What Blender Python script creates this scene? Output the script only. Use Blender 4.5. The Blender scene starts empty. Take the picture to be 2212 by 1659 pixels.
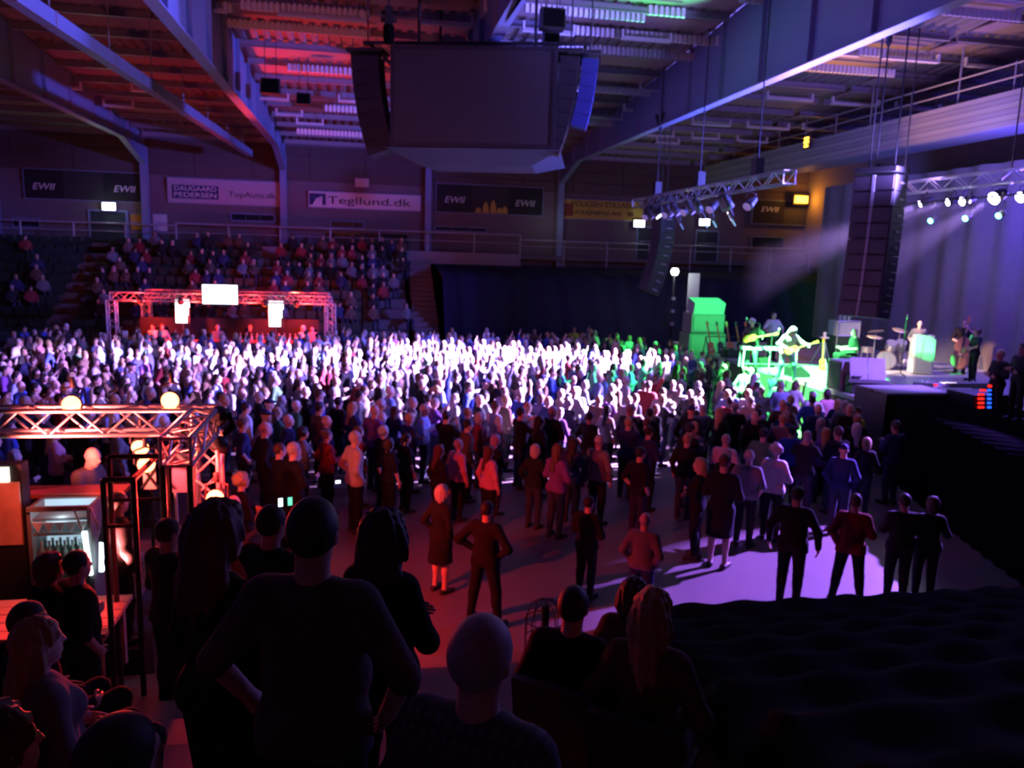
import bpy, math, random
import numpy as np
from mathutils import Matrix, Vector

random.seed(7)
rng = np.random.default_rng(7)
SC = bpy.context.scene
COL = SC.collection
PI = math.pi
D2R = math.radians
V3 = Vector

# ------------------------------------------------------------------ camera, world, lights, exposure
FW, FH, FPX = 2212, 1659, 1700.0
CAMPOS = V3((0, 0, 5.0))
CR = (Matrix.Rotation(-D2R(10.7), 3, 'Z') @ Matrix.Rotation(PI / 2 - D2R(9.3), 3, 'X') @ Matrix.Rotation(0.03, 3, 'Z'))
cam = bpy.data.cameras.new('camera')
camo = bpy.data.objects.new('camera', cam)
COL.objects.link(camo)
cam.sensor_width = 36.0
cam.lens = 36.0 * FPX / FW
cam.clip_start = 0.05
cam.clip_end = 200
camo.matrix_world = Matrix.Translation(CAMPOS) @ CR.to_4x4()
cam.dof.use_dof = True              # the photograph is a little out of focus all over
cam.dof.focus_distance = 1.3
cam.dof.aperture_fstop = (cam.lens / 1000) / 0.0036
SC.camera = camo

SC.view_settings.view_transform = 'Standard'
SC.view_settings.look = 'None'
SC.view_settings.gamma = 1.0
SC.view_settings.use_curve_mapping = False
SC.view_settings.exposure = 0.0
SC.cycles.max_bounces = 5
SC.cycles.diffuse_bounces = 3
SC.cycles.volume_bounces = 0
SC.cycles.sample_clamp_indirect = 3.0

wd = bpy.data.worlds.new('world')
SC.world = wd
wd.use_nodes = True
wd.node_tree.nodes['Background'].inputs[0].default_value = (0.02, 0.012, 0.03, 1)
wd.node_tree.nodes['Background'].inputs[1].default_value = 0.3


def spot(name, loc, tgt, power, col, deg, blend=0.5, rad=0.08):
    l = bpy.data.lights.new(name, 'SPOT')
    l.energy = power
    l.color = col
    l.spot_size = D2R(deg)
    l.spot_blend = blend
    l.shadow_soft_size = rad
    o = bpy.data.objects.new(name, l)
    COL.objects.link(o)
    o.location = loc
    o.rotation_euler = (V3(tgt) - V3(loc)).to_track_quat('-Z', 'Y').to_euler()
    return o


def point(name, loc, power, col, rad=0.1):
    l = bpy.data.lights.new(name, 'POINT')
    l.energy = power
    l.color = col
    l.shadow_soft_size = rad
    o = bpy.data.objects.new(name, l)
    COL.objects.link(o)
    o.location = loc
    return o


VIOLET = (0.42, 0.22, 1.0)
PINKV = (0.58, 0.34, 1.0)
BLUEV = (0.16, 0.10, 1.0)
GREEN = (0.03, 1.0, 0.16)
RED = (1.0, 0.03, 0.025)
BACK = [(17.4, 23.1, 6.95), (17.4, 21.86, 6.95), (17.4, 21.25, 6.95), (17.4, 19.99, 6.93), (17.4, 19.05, 6.91)]
# violet beams from the back truss over the audience
spot('beam_far', BACK[0], (7.0, 27.2, 1.4), 1500000, PINKV, 24, 0.95)
spot('beam_middle', BACK[1], (0.5, 25.5, 1.2), 800000, PINKV, 18, 0.95)
spot('beam_wide', BACK[2], (-5.5, 22.5, 1.0), 110000, VIOLET, 20, 1.0)
spot('beam_center', (17.4, 20.6, 6.95), (1.5, 20.8, 1.4), 300000, PINKV, 15, 0.95)
spot('beam_near', BACK[3], (7.0, 18.8, 1.4), 620000, PINKV, 20, 0.9)
spot('beam_floor', (17.4, 16.0, 6.95), (7.4, 11.1, 0.0), 80000, (0.30, 0.12, 1.0), 20, 0.45)
spot('beam_edge', BACK[4], (3.5, 16.6, 0.8), 20000, VIOLET, 10, 0.8)
spot('violet_wing_fill', (15.6, 14.2, 6.6), (13.5, 18.4, 2.3), 8500, (0.30, 0.14, 1.0), 32, 0.7)  # added spot that turns the wing case and lid violet
spot('drummer_white', (11.0, 25.5, 6.6), (16.1, 23.9, 2.6), 9000, (1.0, 0.80, 0.78), 10, 0.6)
spot('stand_spill_fill', (17.4, 14.0, 6.95), (1.2, 3.0, 3.6), 900, (0.25, 0.16, 1.0), 30, 1.0)  # added spot standing in for beam spill on the near stand
# green wash on the stage and the people at its front
spot('green_stage', (11.0, 21.0, 6.6), (13.25, 22.5, 1.5), 90000, (0.10, 1.0, 0.22), 46, 0.25)
spot('white_singer', (11.0, 23.5, 6.6), (13.0, 21.3, 1.9), 16000, (0.9, 1.0, 0.8), 22, 0.7)
spot('green_sidefill', (14.0, 24.0, 6.6), (12.6, 30.0, 2.0), 7000, GREEN, 30, 0.6)
spot('green_audience', (17.4, 24.0, 6.4), (8.8, 23.2, 1.6), 30000, GREEN, 16, 0.7)
spot('band_wash', (11.0, 22.0, 6.6), (17.4, 24.0, 2.2), 7500, (1.0, 0.68, 0.62), 27, 0.7)
spot('green_cabinet', (11.0, 20.2, 6.55), (18.62, 23.1, 2.1), 42000, GREEN, 5.2, 0.4)
spot('bass_warm', (11.0, 23.0, 6.6), (19.9, 23.6, 2.5), 11000, (1.0, 0.45, 0.15), 7, 0.6)
spot('roof_strip_fill', (11.0, 19.5, 7.6), (6.2, 20.5, 12.1), 4200, (0.55, 0.45, 1.0), 52, 0.8)  # fill spot added to brighten the ribbed roof strips
spot('green_neck', (14.0, 21.5, 6.6), (19.75, 24.0, 3.3), 9000, GREEN, 4.5, 0.4)
# blue violet light thrown up at the roof by the stage rig
spot('blue_roof', (16.5, 21.5, 7.3), (4.0, 24.0, 12.0), 26000, (0.14, 0.13, 1.0), 120, 0.6, 0.3)
spot('violet_roof', (12.5, 16.5, 6.9), (1.5, 21.0, 12.0), 9000, (0.30, 0.20, 1.0), 125, 0.8, 0.3)
spot('green_roof', (12.0, 24.5, 7.0), (8.2, 22.5, 12.0), 7000, (0.1, 1.0, 0.3), 36, 0.7, 0.1)
spot('lilac_catwalk', (17.0, 22.0, 7.8), (20.2, 26.0, 10.2), 600, (0.5, 0.3, 1.0), 130, 0.9, 0.3)
spot('orange_roof', (17.0, 30.0, 7.6), (16.0, 22.0, 12.3), 2200, (1.0, 0.42, 0.22), 95, 0.8, 0.3)
point('curtain_glow', (19.3, 21.0, 7.0), 1100, (0.15, 0.07, 1.0), 0.3)
spot('curtain_wash', (18.2, 25.0, 6.9), (21.4, 25.0, 3.0), 150, (0.55, 0.35, 0.8), 100, 1.0, 0.2)
# red light of the two bars
spot('red_roof', (-5.6, 33.0, 3.0), (-2.4, 31.5, 11.5), 9500, RED, 56, 1.0, 0.2)
spot('red_roof_wide', (-3.5, 9.6, 3.3), (-6.0, 24.0, 11.5), 1100, (1.0, 0.22, 0.10), 110, 1.0, 0.2)
# ------------------------------------------------------------------ helpers


def ray(u, v):
    return CR @ V3(((u - FW / 2) / FPX, -(v - FH / 2) / FPX, -1.0))


def atz(u, v, z):
    d = ray(u, v)
    return CAMPOS + d * ((z - CAMPOS.z) / d.z)


def aty(u, v, y):
    d = ray(u, v)
    return CAMPOS + d * (y / d.y)


def atx(u, v, x):
    d = ray(u, v)
    return CAMPOS + d * (x / d.x)


def atd(u, v, dep):
    return CAMPOS + ray(u, v) * dep


CRT = CR.transposed()


def pix(p):
    q = CRT @ (V3(p) - CAMPOS)
    return (FW / 2 + FPX * q.x / -q.z, FH / 2 - FPX * q.y / -q.z, -q.z)


MATS = {}


def mat(name, col, rough=0.6, metal=0.0, var=0.12, scale=6.0, emit=0.0, ecol=None, bump=0.0, spec=0.5):
    if name in MATS:
        return MATS[name]
    m = bpy.data.materials.new(name)
    m.use_nodes = True
    nt = m.node_tree
    b = nt.nodes['Principled BSDF']
    b.inputs['Roughness'].default_value = rough
    b.inputs['Metallic'].default_value = metal
    b.inputs['Specular IOR Level'].default_value = spec
    c = tuple(col) + (1,)
    if var > 0:
        tc = nt.nodes.new('ShaderNodeTexCoord')
        n = nt.nodes.new('ShaderNodeTexNoise')
        n.inputs['Scale'].default_value = scale
        n.inputs['Detail'].default_value = 3
        nt.links.new(tc.outputs['Object'], n.inputs['Vector'])
        mx = nt.nodes.new('ShaderNodeMix')
        mx.data_type = 'RGBA'
        mx.inputs[6].default_value = tuple(x * (1 - var) for x in col) + (1,)
        mx.inputs[7].default_value = tuple(min(1, x * (1 + var)) for x in col) + (1,)
        nt.links.new(n.outputs['Fac'], mx.inputs[0])
        nt.links.new(mx.outputs[2], b.inputs['Base Color'])
        if bump > 0:
            bp = nt.nodes.new('ShaderNodeBump')
            bp.inputs['Strength'].default_value = bump
            nt.links.new(n.outputs['Fac'], bp.inputs['Height'])
            nt.links.new(bp.outputs['Normal'], b.inputs['Normal'])
    else:
        b.inputs['Base Color'].default_value = c
    if emit > 0:
        b.inputs['Emission Color'].default_value = tuple(ecol or col) + (1,)
        b.inputs['Emission Strength'].default_value = emit
    MATS[name] = m
    return m


def plaid(name, c1, c2, scale):
    if name in MATS:
        return MATS[name]
    m = mat(name, c1, 0.9, var=0)
    nt = m.node_tree
    b = nt.nodes['Principled BSDF']
    tc = nt.nodes.new('ShaderNodeTexCoord')
    fac = None
    for ax in ('Y', 'Z'):
        w = nt.nodes.new('ShaderNodeTexWave')
        w.bands_direction = ax
        w.inputs['Scale'].default_value = scale
        nt.links.new(tc.outputs['Object'], w.inputs['Vector'])
        if fac is None:
            fac = w.outputs['Fac']
        else:
            ml = nt.nodes.new('ShaderNodeMath')
            ml.operation = 'MULTIPLY'
            nt.links.new(fac, ml.inputs[0])
            nt.links.new(w.outputs['Fac'], ml.inputs[1])
            fac = ml.outputs[0]
    mx = nt.nodes.new('ShaderNodeMix')
    mx.data_type = 'RGBA'
    mx.inputs[6].default_value = tuple(c1) + (1,)
    mx.inputs[7].default_value = tuple(c2) + (1,)
    nt.links.new(fac, mx.inputs[0])
    nt.links.new(mx.outputs[2], b.inputs['Base Color'])
    return m


M = dict(
    black=mat('black_paint', (0.012, 0.012, 0.014), 0.55, bump=0.05),
    drape=mat('black_drape', (0.004, 0.004, 0.005), 1.0, spec=0.0, bump=0.1, scale=20),
    cloth=mat('black_cover_cloth', (0.009, 0.009, 0.011), 0.95, spec=0.05, bump=0.4, scale=8),
    alu=mat('aluminium', (0.72, 0.72, 0.74), 0.32, 0.85, 0.05),
    steel=mat('grey_painted_steel', (0.21, 0.25, 0.40), 0.5, 0.0, 0.06, 2),
    white=mat('white_painted_steel', (0.82, 0.82, 0.82), 0.5, 0.0, 0.05),
    galv=mat('galvanised_steel', (0.33, 0.32, 0.34), 0.45, 0.3, 0.1, 3),
    rail=mat('grey_rail', (0.42, 0.42, 0.45), 0.5, 0.2),
    deck=mat('roof_deck', (0.20, 0.17, 0.165), 0.85, 0, 0.18, 1.2, bump=0.05),
    wall=mat('wall_paint', (0.165, 0.13, 0.14), 0.9, 0, 0.12, 1.5),
    wallu=mat('upper_cladding', (0.10, 0.07, 0.065), 0.9, 0, 0.15, 1.5),
    floor=mat('hall_floor', (0.165, 0.132, 0.115), 0.42, 0, 0.14, 1.3),
    conc=mat('concrete', (0.16, 0.15, 0.15), 0.9, 0, 0.2, 5, bump=0.1),
    dark=mat('dark_glass', (0.02, 0.022, 0.03), 0.2, 0, 0.05),
    door=mat('dark_door', (0.03, 0.04, 0.05), 0.6),
    skirt=mat('stage_skirt', (0.07, 0.05, 0.045), 0.9),
    stage=mat('stage_floor', (0.45, 0.45, 0.42), 0.35, 0, 0.1, 3),
    curtain=mat('backdrop_cloth', (0.16, 0.15, 0.16), 0.95, 0, 0.12, 4, spec=0.1),
    wood=mat('red_brown_wood', (0.42, 0.16, 0.06), 0.4, 0, 0.25, 9),
    pallet=mat('deck_board', (0.45, 0.34, 0.26), 0.8, 0, 0.25, 5),
    grey=mat('grey_enclosure', (0.22, 0.22, 0.23), 0.6),
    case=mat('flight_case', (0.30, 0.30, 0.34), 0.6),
    seat=mat('green_seat', (0.025, 0.05, 0.035), 0.5),
    screen=mat('led_screen', (0.027, 0.027, 0.027), 0.6, 0, 0.2, 40),
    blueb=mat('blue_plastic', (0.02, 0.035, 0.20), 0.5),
    brass=mat('cymbal_brass', (0.85, 0.72, 0.45), 0.3, 0.7),
    hat=mat('white_skin_head', (0.8, 0.8, 0.78), 0.6),
    bottle=mat('bottle_glass', (0.25, 0.35, 0.30), 0.15, 0, 0.2),
    ewii=mat('banner_black', (0.014, 0.013, 0.015), 0.8),
    ewiim=mat('banner_grey', (0.035, 0.033, 0.034), 0.8),
    bwhite=mat('banner_white', (0.62, 0.58, 0.60), 0.8),
    byell=mat('banner_yellow', (0.55, 0.38, 0.06), 0.8),
    ink=mat('banner_ink', (0.02, 0.02, 0.03), 0.8),
    inkb=mat('banner_blue', (0.03, 0.04, 0.12), 0.8),
    letw=mat('banner_letter_white', (0.75, 0.72, 0.72), 0.8),
    orange=mat('banner_orange', (0.5, 0.22, 0.03), 0.8),
)
def emat(name, col, s):
    return mat(name, col, 0.5, 0, 0.0, emit=s, ecol=col)


E_white = emat('lamp_white_violet', (0.85, 0.75, 1.0), 60)
E_green = emat('lamp_green', (0.10, 0.95, 0.55), 14)
E_red = emat('lamp_red', (1.0, 0.10, 0.04), 16)
E_redhot = emat('lamp_red_hot', (1.0, 0.17, 0.06), 14)
E_exit = emat('emergency_lamp', (0.80, 1.0, 0.90), 25)
E_amber = emat('amber_lamp', (1.0, 0.36, 0.02), 14)
E_board = emat('menu_screen', (0.80, 0.95, 1.0), 5)
E_phone = emat('phone_screen', (0.75, 0.9, 1.0), 3)
E_fridge = emat('fridge_light', (0.72, 0.95, 1.0), 4)
E_fin = emat('fridge_inside_light', (0.42, 0.62, 0.75), 0.8)
E_ledr = emat('led_red', (1.0, 0.02, 0.01), 1.6)
E_ledb = emat('led_blue', (0.02, 0.12, 1.0), 1.8)


def link(o, parent=None):
    COL.objects.link(o)
    if parent is not None:
        o.parent = parent
    return o


def tag(o, label=None, cat=None, group=None, kind=None):
    if label:
        o['label'] = label
    if cat:
        o['category'] = cat
    if group:
        o['group'] = group
    if kind:
        o['kind'] = kind
    return o


def thing(name, label, cat, loc=(0, 0, 0), rz=0.0, group=None, kind=None):
    o = bpy.data.objects.new(name, None)
    COL.objects.link(o)
    o.location = loc
    o.rotation_euler = (0, 0, rz)
    o.empty_display_size = 0.2
    return tag(o, label, cat, group, kind)


class MB:
    """collects shapes; build() links them as one mesh object"""

    def __init__(s, org=(0, 0, 0)):
        s.v = []
        s.f = []
        s.o = V3(org)

    def add(s, vs, fs):
        n = len(s.v)
        s.v += [tuple(V3(p) - s.o) for p in vs]
        s.f += [tuple(i + n for i in f) for f in fs]
        return s

    def box(s, c, size, rot=None, top=None):
        c = V3(c)
        hx, hy, hz = (x / 2 for x in size)
        tx, ty = top if top else (1, 1)
        vs = [V3((x * hx * (tx if z > 0 else 1), y * hy * (ty if z > 0 else 1), z * hz)) for z in (-1, 1) for x, y in ((-1, -1), (1, -1), (1, 1), (-1, 1))]
        if rot is not None:
            vs = [rot @ p for p in vs]
        return s.add([c + p for p in vs], [(3, 2, 1, 0), (4, 5, 6, 7), (0, 1, 5, 4), (1, 2, 6, 5), (2, 3, 7, 6), (3, 0, 4, 7)])

    def cyl(s, a, b, r, n=10, r2=None):
        a, b = V3(a), V3(b)
        r2 = r if r2 is None else r2
        q = (b - a).to_track_quat('Z', 'Y')
        vs = []
        for p, rr in ((a, r), (b, r2)):
            for i in range(n):
                t = 2 * PI * i / n
                vs.append(p + q @ V3((rr * math.cos(t), rr * math.sin(t), 0)))
        fs = [(i, (i + 1) % n, n + (i + 1) % n, n + i) for i in range(n)] + [tuple(range(n - 1, -1, -1)), tuple(range(n, 2 * n))]
        return s.add(vs, fs)

    def tube(s, pts, r, n=6):
        pts = [V3(p) for p in pts]
        rs = r if isinstance(r, (list, tuple)) else [r] * len(pts)
        vs = []
        for i, p in enumerate(pts):
            d = (pts[min(i + 1, len(pts) - 1)] - pts[max(i - 1, 0)])
            q = d.to_track_quat('Z', 'Y')
            for k in range(n):
                t = 2 * PI * k / n
                vs.append(p + q @ V3((rs[i] * math.cos(t), rs[i] * math.sin(t), 0)))
        fs = []
        for i in range(len(pts) - 1):
            for k in range(n):
                fs.append((i * n + k, i * n + (k + 1) % n, (i + 1) * n + (k + 1) % n, (i + 1) * n + k))
        fs += [tuple(range(n - 1, -1, -1)), tuple(range((len(pts) - 1) * n, len(pts) * n))]
        return s.add(vs, fs)

    def lathe(s, c, prof, n=16, q=None):
        c = V3(c)
        vs = []
        for r, z in prof:
            for k in range(n):
                t = 2 * PI * k / n
                p = V3((r * math.cos(t), r * math.sin(t), z))
                vs.append(c + (q @ p if q is not None else p))
        fs = []
        for i in range(len(prof) - 1):
            for k in range(n):
                fs.append((i * n + k, i * n + (k + 1) % n, (i + 1) * n + (k + 1) % n, (i + 1) * n + k))
        fs += [tuple(range(n - 1, -1, -1)), tuple(range((len(prof) - 1) * n, len(prof) * n))]
        return s.add(vs, fs)

    def prism(s, outline, h, frame):
        """outline: 2d points; frame: (origin, ex, ey, ez); extruded by h along ez"""
        o, ex, ey, ez = (V3(x) for x in frame)
        n = len(outline)
        vs = [o + ex * x + ey * y for x, y in outline] + [o + ex * x + ey * y + ez * h for x, y in outline]
        fs = [tuple(range(n - 1, -1, -1)), tuple(range(n, 2 * n))] + [(i, (i + 1) % n, n + (i + 1) % n, n + i) for i in range(n)]
        return s.add(vs, fs)

    def mesh(s, name, m, smooth=False):
        me = bpy.data.meshes.new(name)
        me.from_pydata(s.v, [], s.f)
        if m is not None:
            me.materials.append(m)
        if smooth:
            me.polygons.foreach_set('use_smooth', [True] * len(me.polygons))
        me.update()
        return me

    def build(s, name, m, parent=None, smooth=False, label=None):
        o = link(bpy.data.objects.new(name, s.mesh(name, m, smooth)), parent)
        if label:
            o['label'] = label
        return o


_rod = {}


def rod(name, a, b, r, m, parent=None, org=(0, 0, 0), n=8):
    """a round bar between two points: a copy of one unit cylinder mesh"""
    key = (m.name, n)
    if key not in _rod:
        _rod[key] = MB().cyl((0, 0, 0), (0, 0, 1), 1, n).mesh('bar', m, True)
    o = link(bpy.data.objects.new(name, _rod[key]), parent)
    a, b = V3(a) - V3(org), V3(b) - V3(org)
    d = b - a
    o.matrix_basis = Matrix.LocRotScale(a, d.to_track_quat('Z', 'Y'), V3((r, r, d.length)))
    return o


_box = {}


def block(name, c, size, m, parent=None, org=(0, 0, 0), rz=0.0):
    """a box piece: a copy of one unit box mesh with slightly chamfered edges"""
    if m.name not in _box:
        _box[m.name] = MB().box((0, 0, 0), (1, 1, 1)).mesh('block', m)
    o = link(bpy.data.objects.new(name, _box[m.name]), parent)
    o.matrix_basis = Matrix.LocRotScale(V3(c) - V3(org), Matrix.Rotation(rz, 3, 'Z').to_quaternion(), V3(size))
    return o


def letters(txt, c, width, height, m, parent, org=(0, 0, 0), rot=(PI / 2, 0, 0), slant=0.0, name='lettering'):
    cu = bpy.data.curves.new(name, 'FONT')
    cu.body = txt
    cu.align_x = 'CENTER'
    cu.align_y = 'CENTER'
    cu.extrude = 0.01
    cu.shear = slant
    cu.size = 1.0
    cu.materials.append(m)
    tmp = link(bpy.data.objects.new('tmp_text', cu))
    bpy.context.view_layer.update()
    me = bpy.data.meshes.new_from_object(tmp.evaluated_get(bpy.context.evaluated_depsgraph_get()))
    bpy.data.objects.remove(tmp)
    o = link(bpy.data.objects.new(name, me), parent)
    co = [v.co for v in me.vertices]
    d = V3((max(c.x for c in co) - min(c.x for c in co), max(c.y for c in co) - min(c.y for c in co), 0))
    o.location = V3(c) - V3(org)
    o.rotation_euler = rot
    o.scale = (width / max(d.x, 1e-3), height / max(d.y, 1e-3), 1)
    return o


# ------------------------------------------------------------------ figures: distance fields meshed by surface nets

def nrm(a):
    a = np.asarray(a, float)
    return a / max(1e-9, np.linalg.norm(a))


def seg_prim(a, b, ra, rb=None):
    return ('cap', np.asarray(a, float), np.asarray(b, float), ra, ra if rb is None else rb)


def ell_prim(c, fr, r):
    return ('ell', np.asarray(c, float), np.asarray(fr, float), np.asarray(r, float))


def prim_box(p):
    if p[0] == 'cap':
        r = max(p[3], p[4])
        return np.minimum(p[1], p[2]) - r, np.maximum(p[1], p[2]) + r
    e = np.abs(p[2].T) @ p[3]
    return p[1] - e, p[1] + e


def infl(p, e):
    if p[0] == 'cap':
        return ('cap', p[1], p[2], p[3] + e, p[4] + e)
    return ('ell', p[1], p[2], p[3] + e)


def prim_dist(p, X):
    if p[0] == 'cap':
        a, b = p[1], p[2]
        ba = b - a
        t = np.clip(((X - a) @ ba) / max(1e-9, ba @ ba), 0, 1)
        return np.linalg.norm(X - a - t[..., None] * ba, axis=-1) - (p[3] + (p[4] - p[3]) * t)
    q = (X - p[1]) @ p[2].T
    k0 = np.linalg.norm(q / p[3], axis=-1)
    k1 = np.linalg.norm(q / p[3] ** 2, axis=-1)
    return k0 * (k0 - 1) / np.maximum(k1, 1e-6)


def field(prims, k, lo, shape, h, cuts=()):
    F = np.full(shape, 0.5, np.float32)
    pad = 2.5 * k + 3 * h
    for p in prims:
        a, b = prim_box(p)
        i0 = np.maximum(0, np.floor((a - pad - lo) / h).astype(int))
        i1 = np.minimum(shape, np.ceil((b + pad - lo) / h).astype(int) + 1)
        if np.any(i1 <= i0):
            continue
        ax = [lo[d] + h * np.arange(i0[d], i1[d]) for d in range(3)]
        X = np.stack(np.meshgrid(*ax, indexing='ij'), -1)
        d = prim_dist(p, X)
        S = F[i0[0]:i1[0], i0[1]:i1[1], i0[2]:i1[2]]
        hh = np.clip(0.5 + 0.5 * (S - d) / k, 0, 1)
        F[i0[0]:i1[0], i0[1]:i1[1], i0[2]:i1[2]] = S * (1 - hh) + d * hh - k * hh * (1 - hh)
    if cuts:
        ax = [lo[d] + h * np.arange(shape[d]) for d in range(3)]
        X = np.stack(np.meshgrid(*ax, indexing='ij'), -1)
        for pt, n in cuts:
            F = np.maximum(F, ((X - np.asarray(pt)) @ nrm(n)).astype(np.float32))
    return F


def grid_for(prims, h, pad=0.04):
    bs = [prim_box(p) for p in prims]
    lo = np.min([b[0] for b in bs], 0) - pad - h
    hi = np.max([b[1] for b in bs], 0) + pad + h
    return lo, tuple((np.ceil((hi - lo) / h).astype(int) + 1).tolist())


def nets(F, lo, h):
    S = F < 0
    nx, ny, nz = F.shape
    cnt = np.zeros((nx - 1, ny - 1, nz - 1), np.int32)
    acc = np.zeros((nx - 1, ny - 1, nz - 1, 3), np.float32)

    def sl(o):
        return tuple(slice(o[d], F.shape[d] - 1 + o[d]) for d in range(3))
    C = [(x, y, z) for x in (0, 1) for y in (0, 1) for z in (0, 1)]
    for a in C:
        for d in range(3):
            if a[d]:
                continue
            b = list(a)
            b[d] = 1
            sa, sb = sl(a), sl(b)
            cr = S[sa] != S[sb]
            fa, fb = F[sa][cr], F[sb][cr]
            t = fa / (fa - fb)
            pt = np.repeat(np.array(a, np.float32)[None], len(t), 0)
            pt[:, d] += t
            acc[cr] += pt
            cnt[cr] += 1
    idx = np.full(cnt.shape, -1, np.int64)
    m = cnt > 0
    idx[m] = np.arange(m.sum())
    ijk = np.argwhere(m)
    V = (ijk + acc[m] / cnt[m][:, None]) * h + lo
    Q = []
    for d in range(3):
        e, f = (d + 1) % 3, (d + 2) % 3
        sa = [slice(1, n - 1) for n in F.shape]
        sb = list(sa)
        sa[d] = slice(0, F.shape[d] - 1)
        sb[d] = slice(1, F.shape[d])
        A, B = S[tuple(sa)], S[tuple(sb)]
        for inside in (True, False):
            w = np.argwhere((A != B) & (A == inside))
            if not len(w):
                continue
            off = np.ones(3, int)
            off[d] = 0
            w = w + off
            def g(de, df):
                q = w.copy()
                q[:, e] += de
                q[:, f] += df
                return idx[q[:, 0], q[:, 1], q[:, 2]]
            q = np.stack([g(-1, -1), g(0, -1), g(0, 0), g(-1, 0)], 1)
            Q.append(q if inside else q[:, ::-1])
    return V, (np.concatenate(Q) if Q else np.zeros((0, 4), int))


def np_mesh(name, Vs, Qs, m=None, extra=None):
    """extra: MB appended to the surface"""
    vs, fs = Vs, Qs
    me = bpy.data.meshes.new(name)
    ev = np.array(extra.v, float).reshape(-1, 3) if extra else np.zeros((0, 3))
    n = len(vs)
    me.vertices.add(n + len(ev))
    me.vertices.foreach_set('co', np.concatenate([vs, ev]).astype(np.float32).ravel())
    polys = [len(q) for q in extra.f] if extra else []
    loops = np.concatenate([fs.ravel(), np.array([i + n for q in extra.f for i in q], int)]) if extra else fs.ravel()
    tot = np.concatenate([np.full(len(fs), 4), np.array(polys, int)]).astype(int)
    st = np.concatenate([[0], np.cumsum(tot)[:-1]])
    me.loops.add(len(loops))
    me.loops.foreach_set('vertex_index', loops.astype(np.int32))
    me.polygons.add(len(tot))
    me.polygons.foreach_set('loop_start', st.astype(np.int32))
    me.polygons.foreach_set('use_smooth', np.ones(len(tot), bool))
    me.update(calc_edges=True)
    if m:
        me.materials.append(m)
    return me


def A(*x):
    return np.array(x, float)


def pose(**kw):
    p = dict(P=A(0, 0, 0.95), N=A(0, 0, 1.46), H=A(0.025, 0, 1.635), hf=A(1, 0, 0), s=A(0, 1, 0),
             EL=A(-0.03, 0.27, 1.15), WL=A(0.05, 0.27, 0.91), ER=A(-0.03, -0.27, 1.15), WR=A(0.05, -0.27, 0.91),
             KL=A(0.03, 0.105, 0.50), KR=A(0.03, -0.105, 0.50), AL=A(-0.01, 0.11, 0.085), AR=A(-0.01, -0.11, 0.085),
             TL=A(1, 0.2, 0), TR=A(1, -0.2, 0), fem=False, belly=0.0, hair='short', sleeve='long', hem=-0.07, bottom='trousers', curl=0.5)
    p.update(kw)
    return p


ARMS = dict(
    down={},
    folded=dict(EL=A(0.02, 0.26, 1.14), WL=A(0.21, 0.0, 1.17), ER=A(0.02, -0.26, 1.13), WR=A(0.20, 0.03, 1.12)),
    clap=dict(EL=A(0.03, 0.26, 1.16), WL=A(0.28, 0.06, 1.27), ER=A(0.03, -0.26, 1.16), WR=A(0.28, -0.06, 1.26)),
    drink=dict(ER=A(0.02, -0.27, 1.15), WR=A(0.25, -0.19, 1.20), EL=A(-0.06, 0.28, 1.15), WL=A(0.10, 0.21, 0.95)),
    phone=dict(EL=A(0.15, 0.24, 1.27), WL=A(0.31, 0.08, 1.47), ER=A(0.15, -0.24, 1.27), WR=A(0.31, -0.08, 1.47)),
    wave=dict(ER=A(0.08, -0.27, 1.64), WR=A(0.15, -0.20, 1.90)),
    pocket=dict(EL=A(-0.10, 0.29, 1.15), WL=A(0.05, 0.20, 0.95), ER=A(-0.10, -0.29, 1.15), WR=A(0.05, -0.20, 0.95)),
    akimbo=dict(EL=A(-0.08, 0.39, 1.18), WL=A(0.07, 0.20, 1.02), ER=A(-0.08, -0.39, 1.18), WR=A(0.07, -0.20, 1.02)),
)
SIT = dict(P=A(0, 0, 0.52), N=A(-0.05, 0, 1.02), H=A(-0.02, 0, 1.19), KL=A(0.44, 0.11, 0.50), KR=A(0.44, -0.11, 0.50), AL=A(0.40, 0.11, 0.085), AR=A(0.40, -0.11, 0.085),
           EL=A(-0.05, 0.27, 0.72), WL=A(0.20, 0.18, 0.62), ER=A(-0.05, -0.27, 0.72), WR=A(0.20, -0.18, 0.62))


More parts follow.
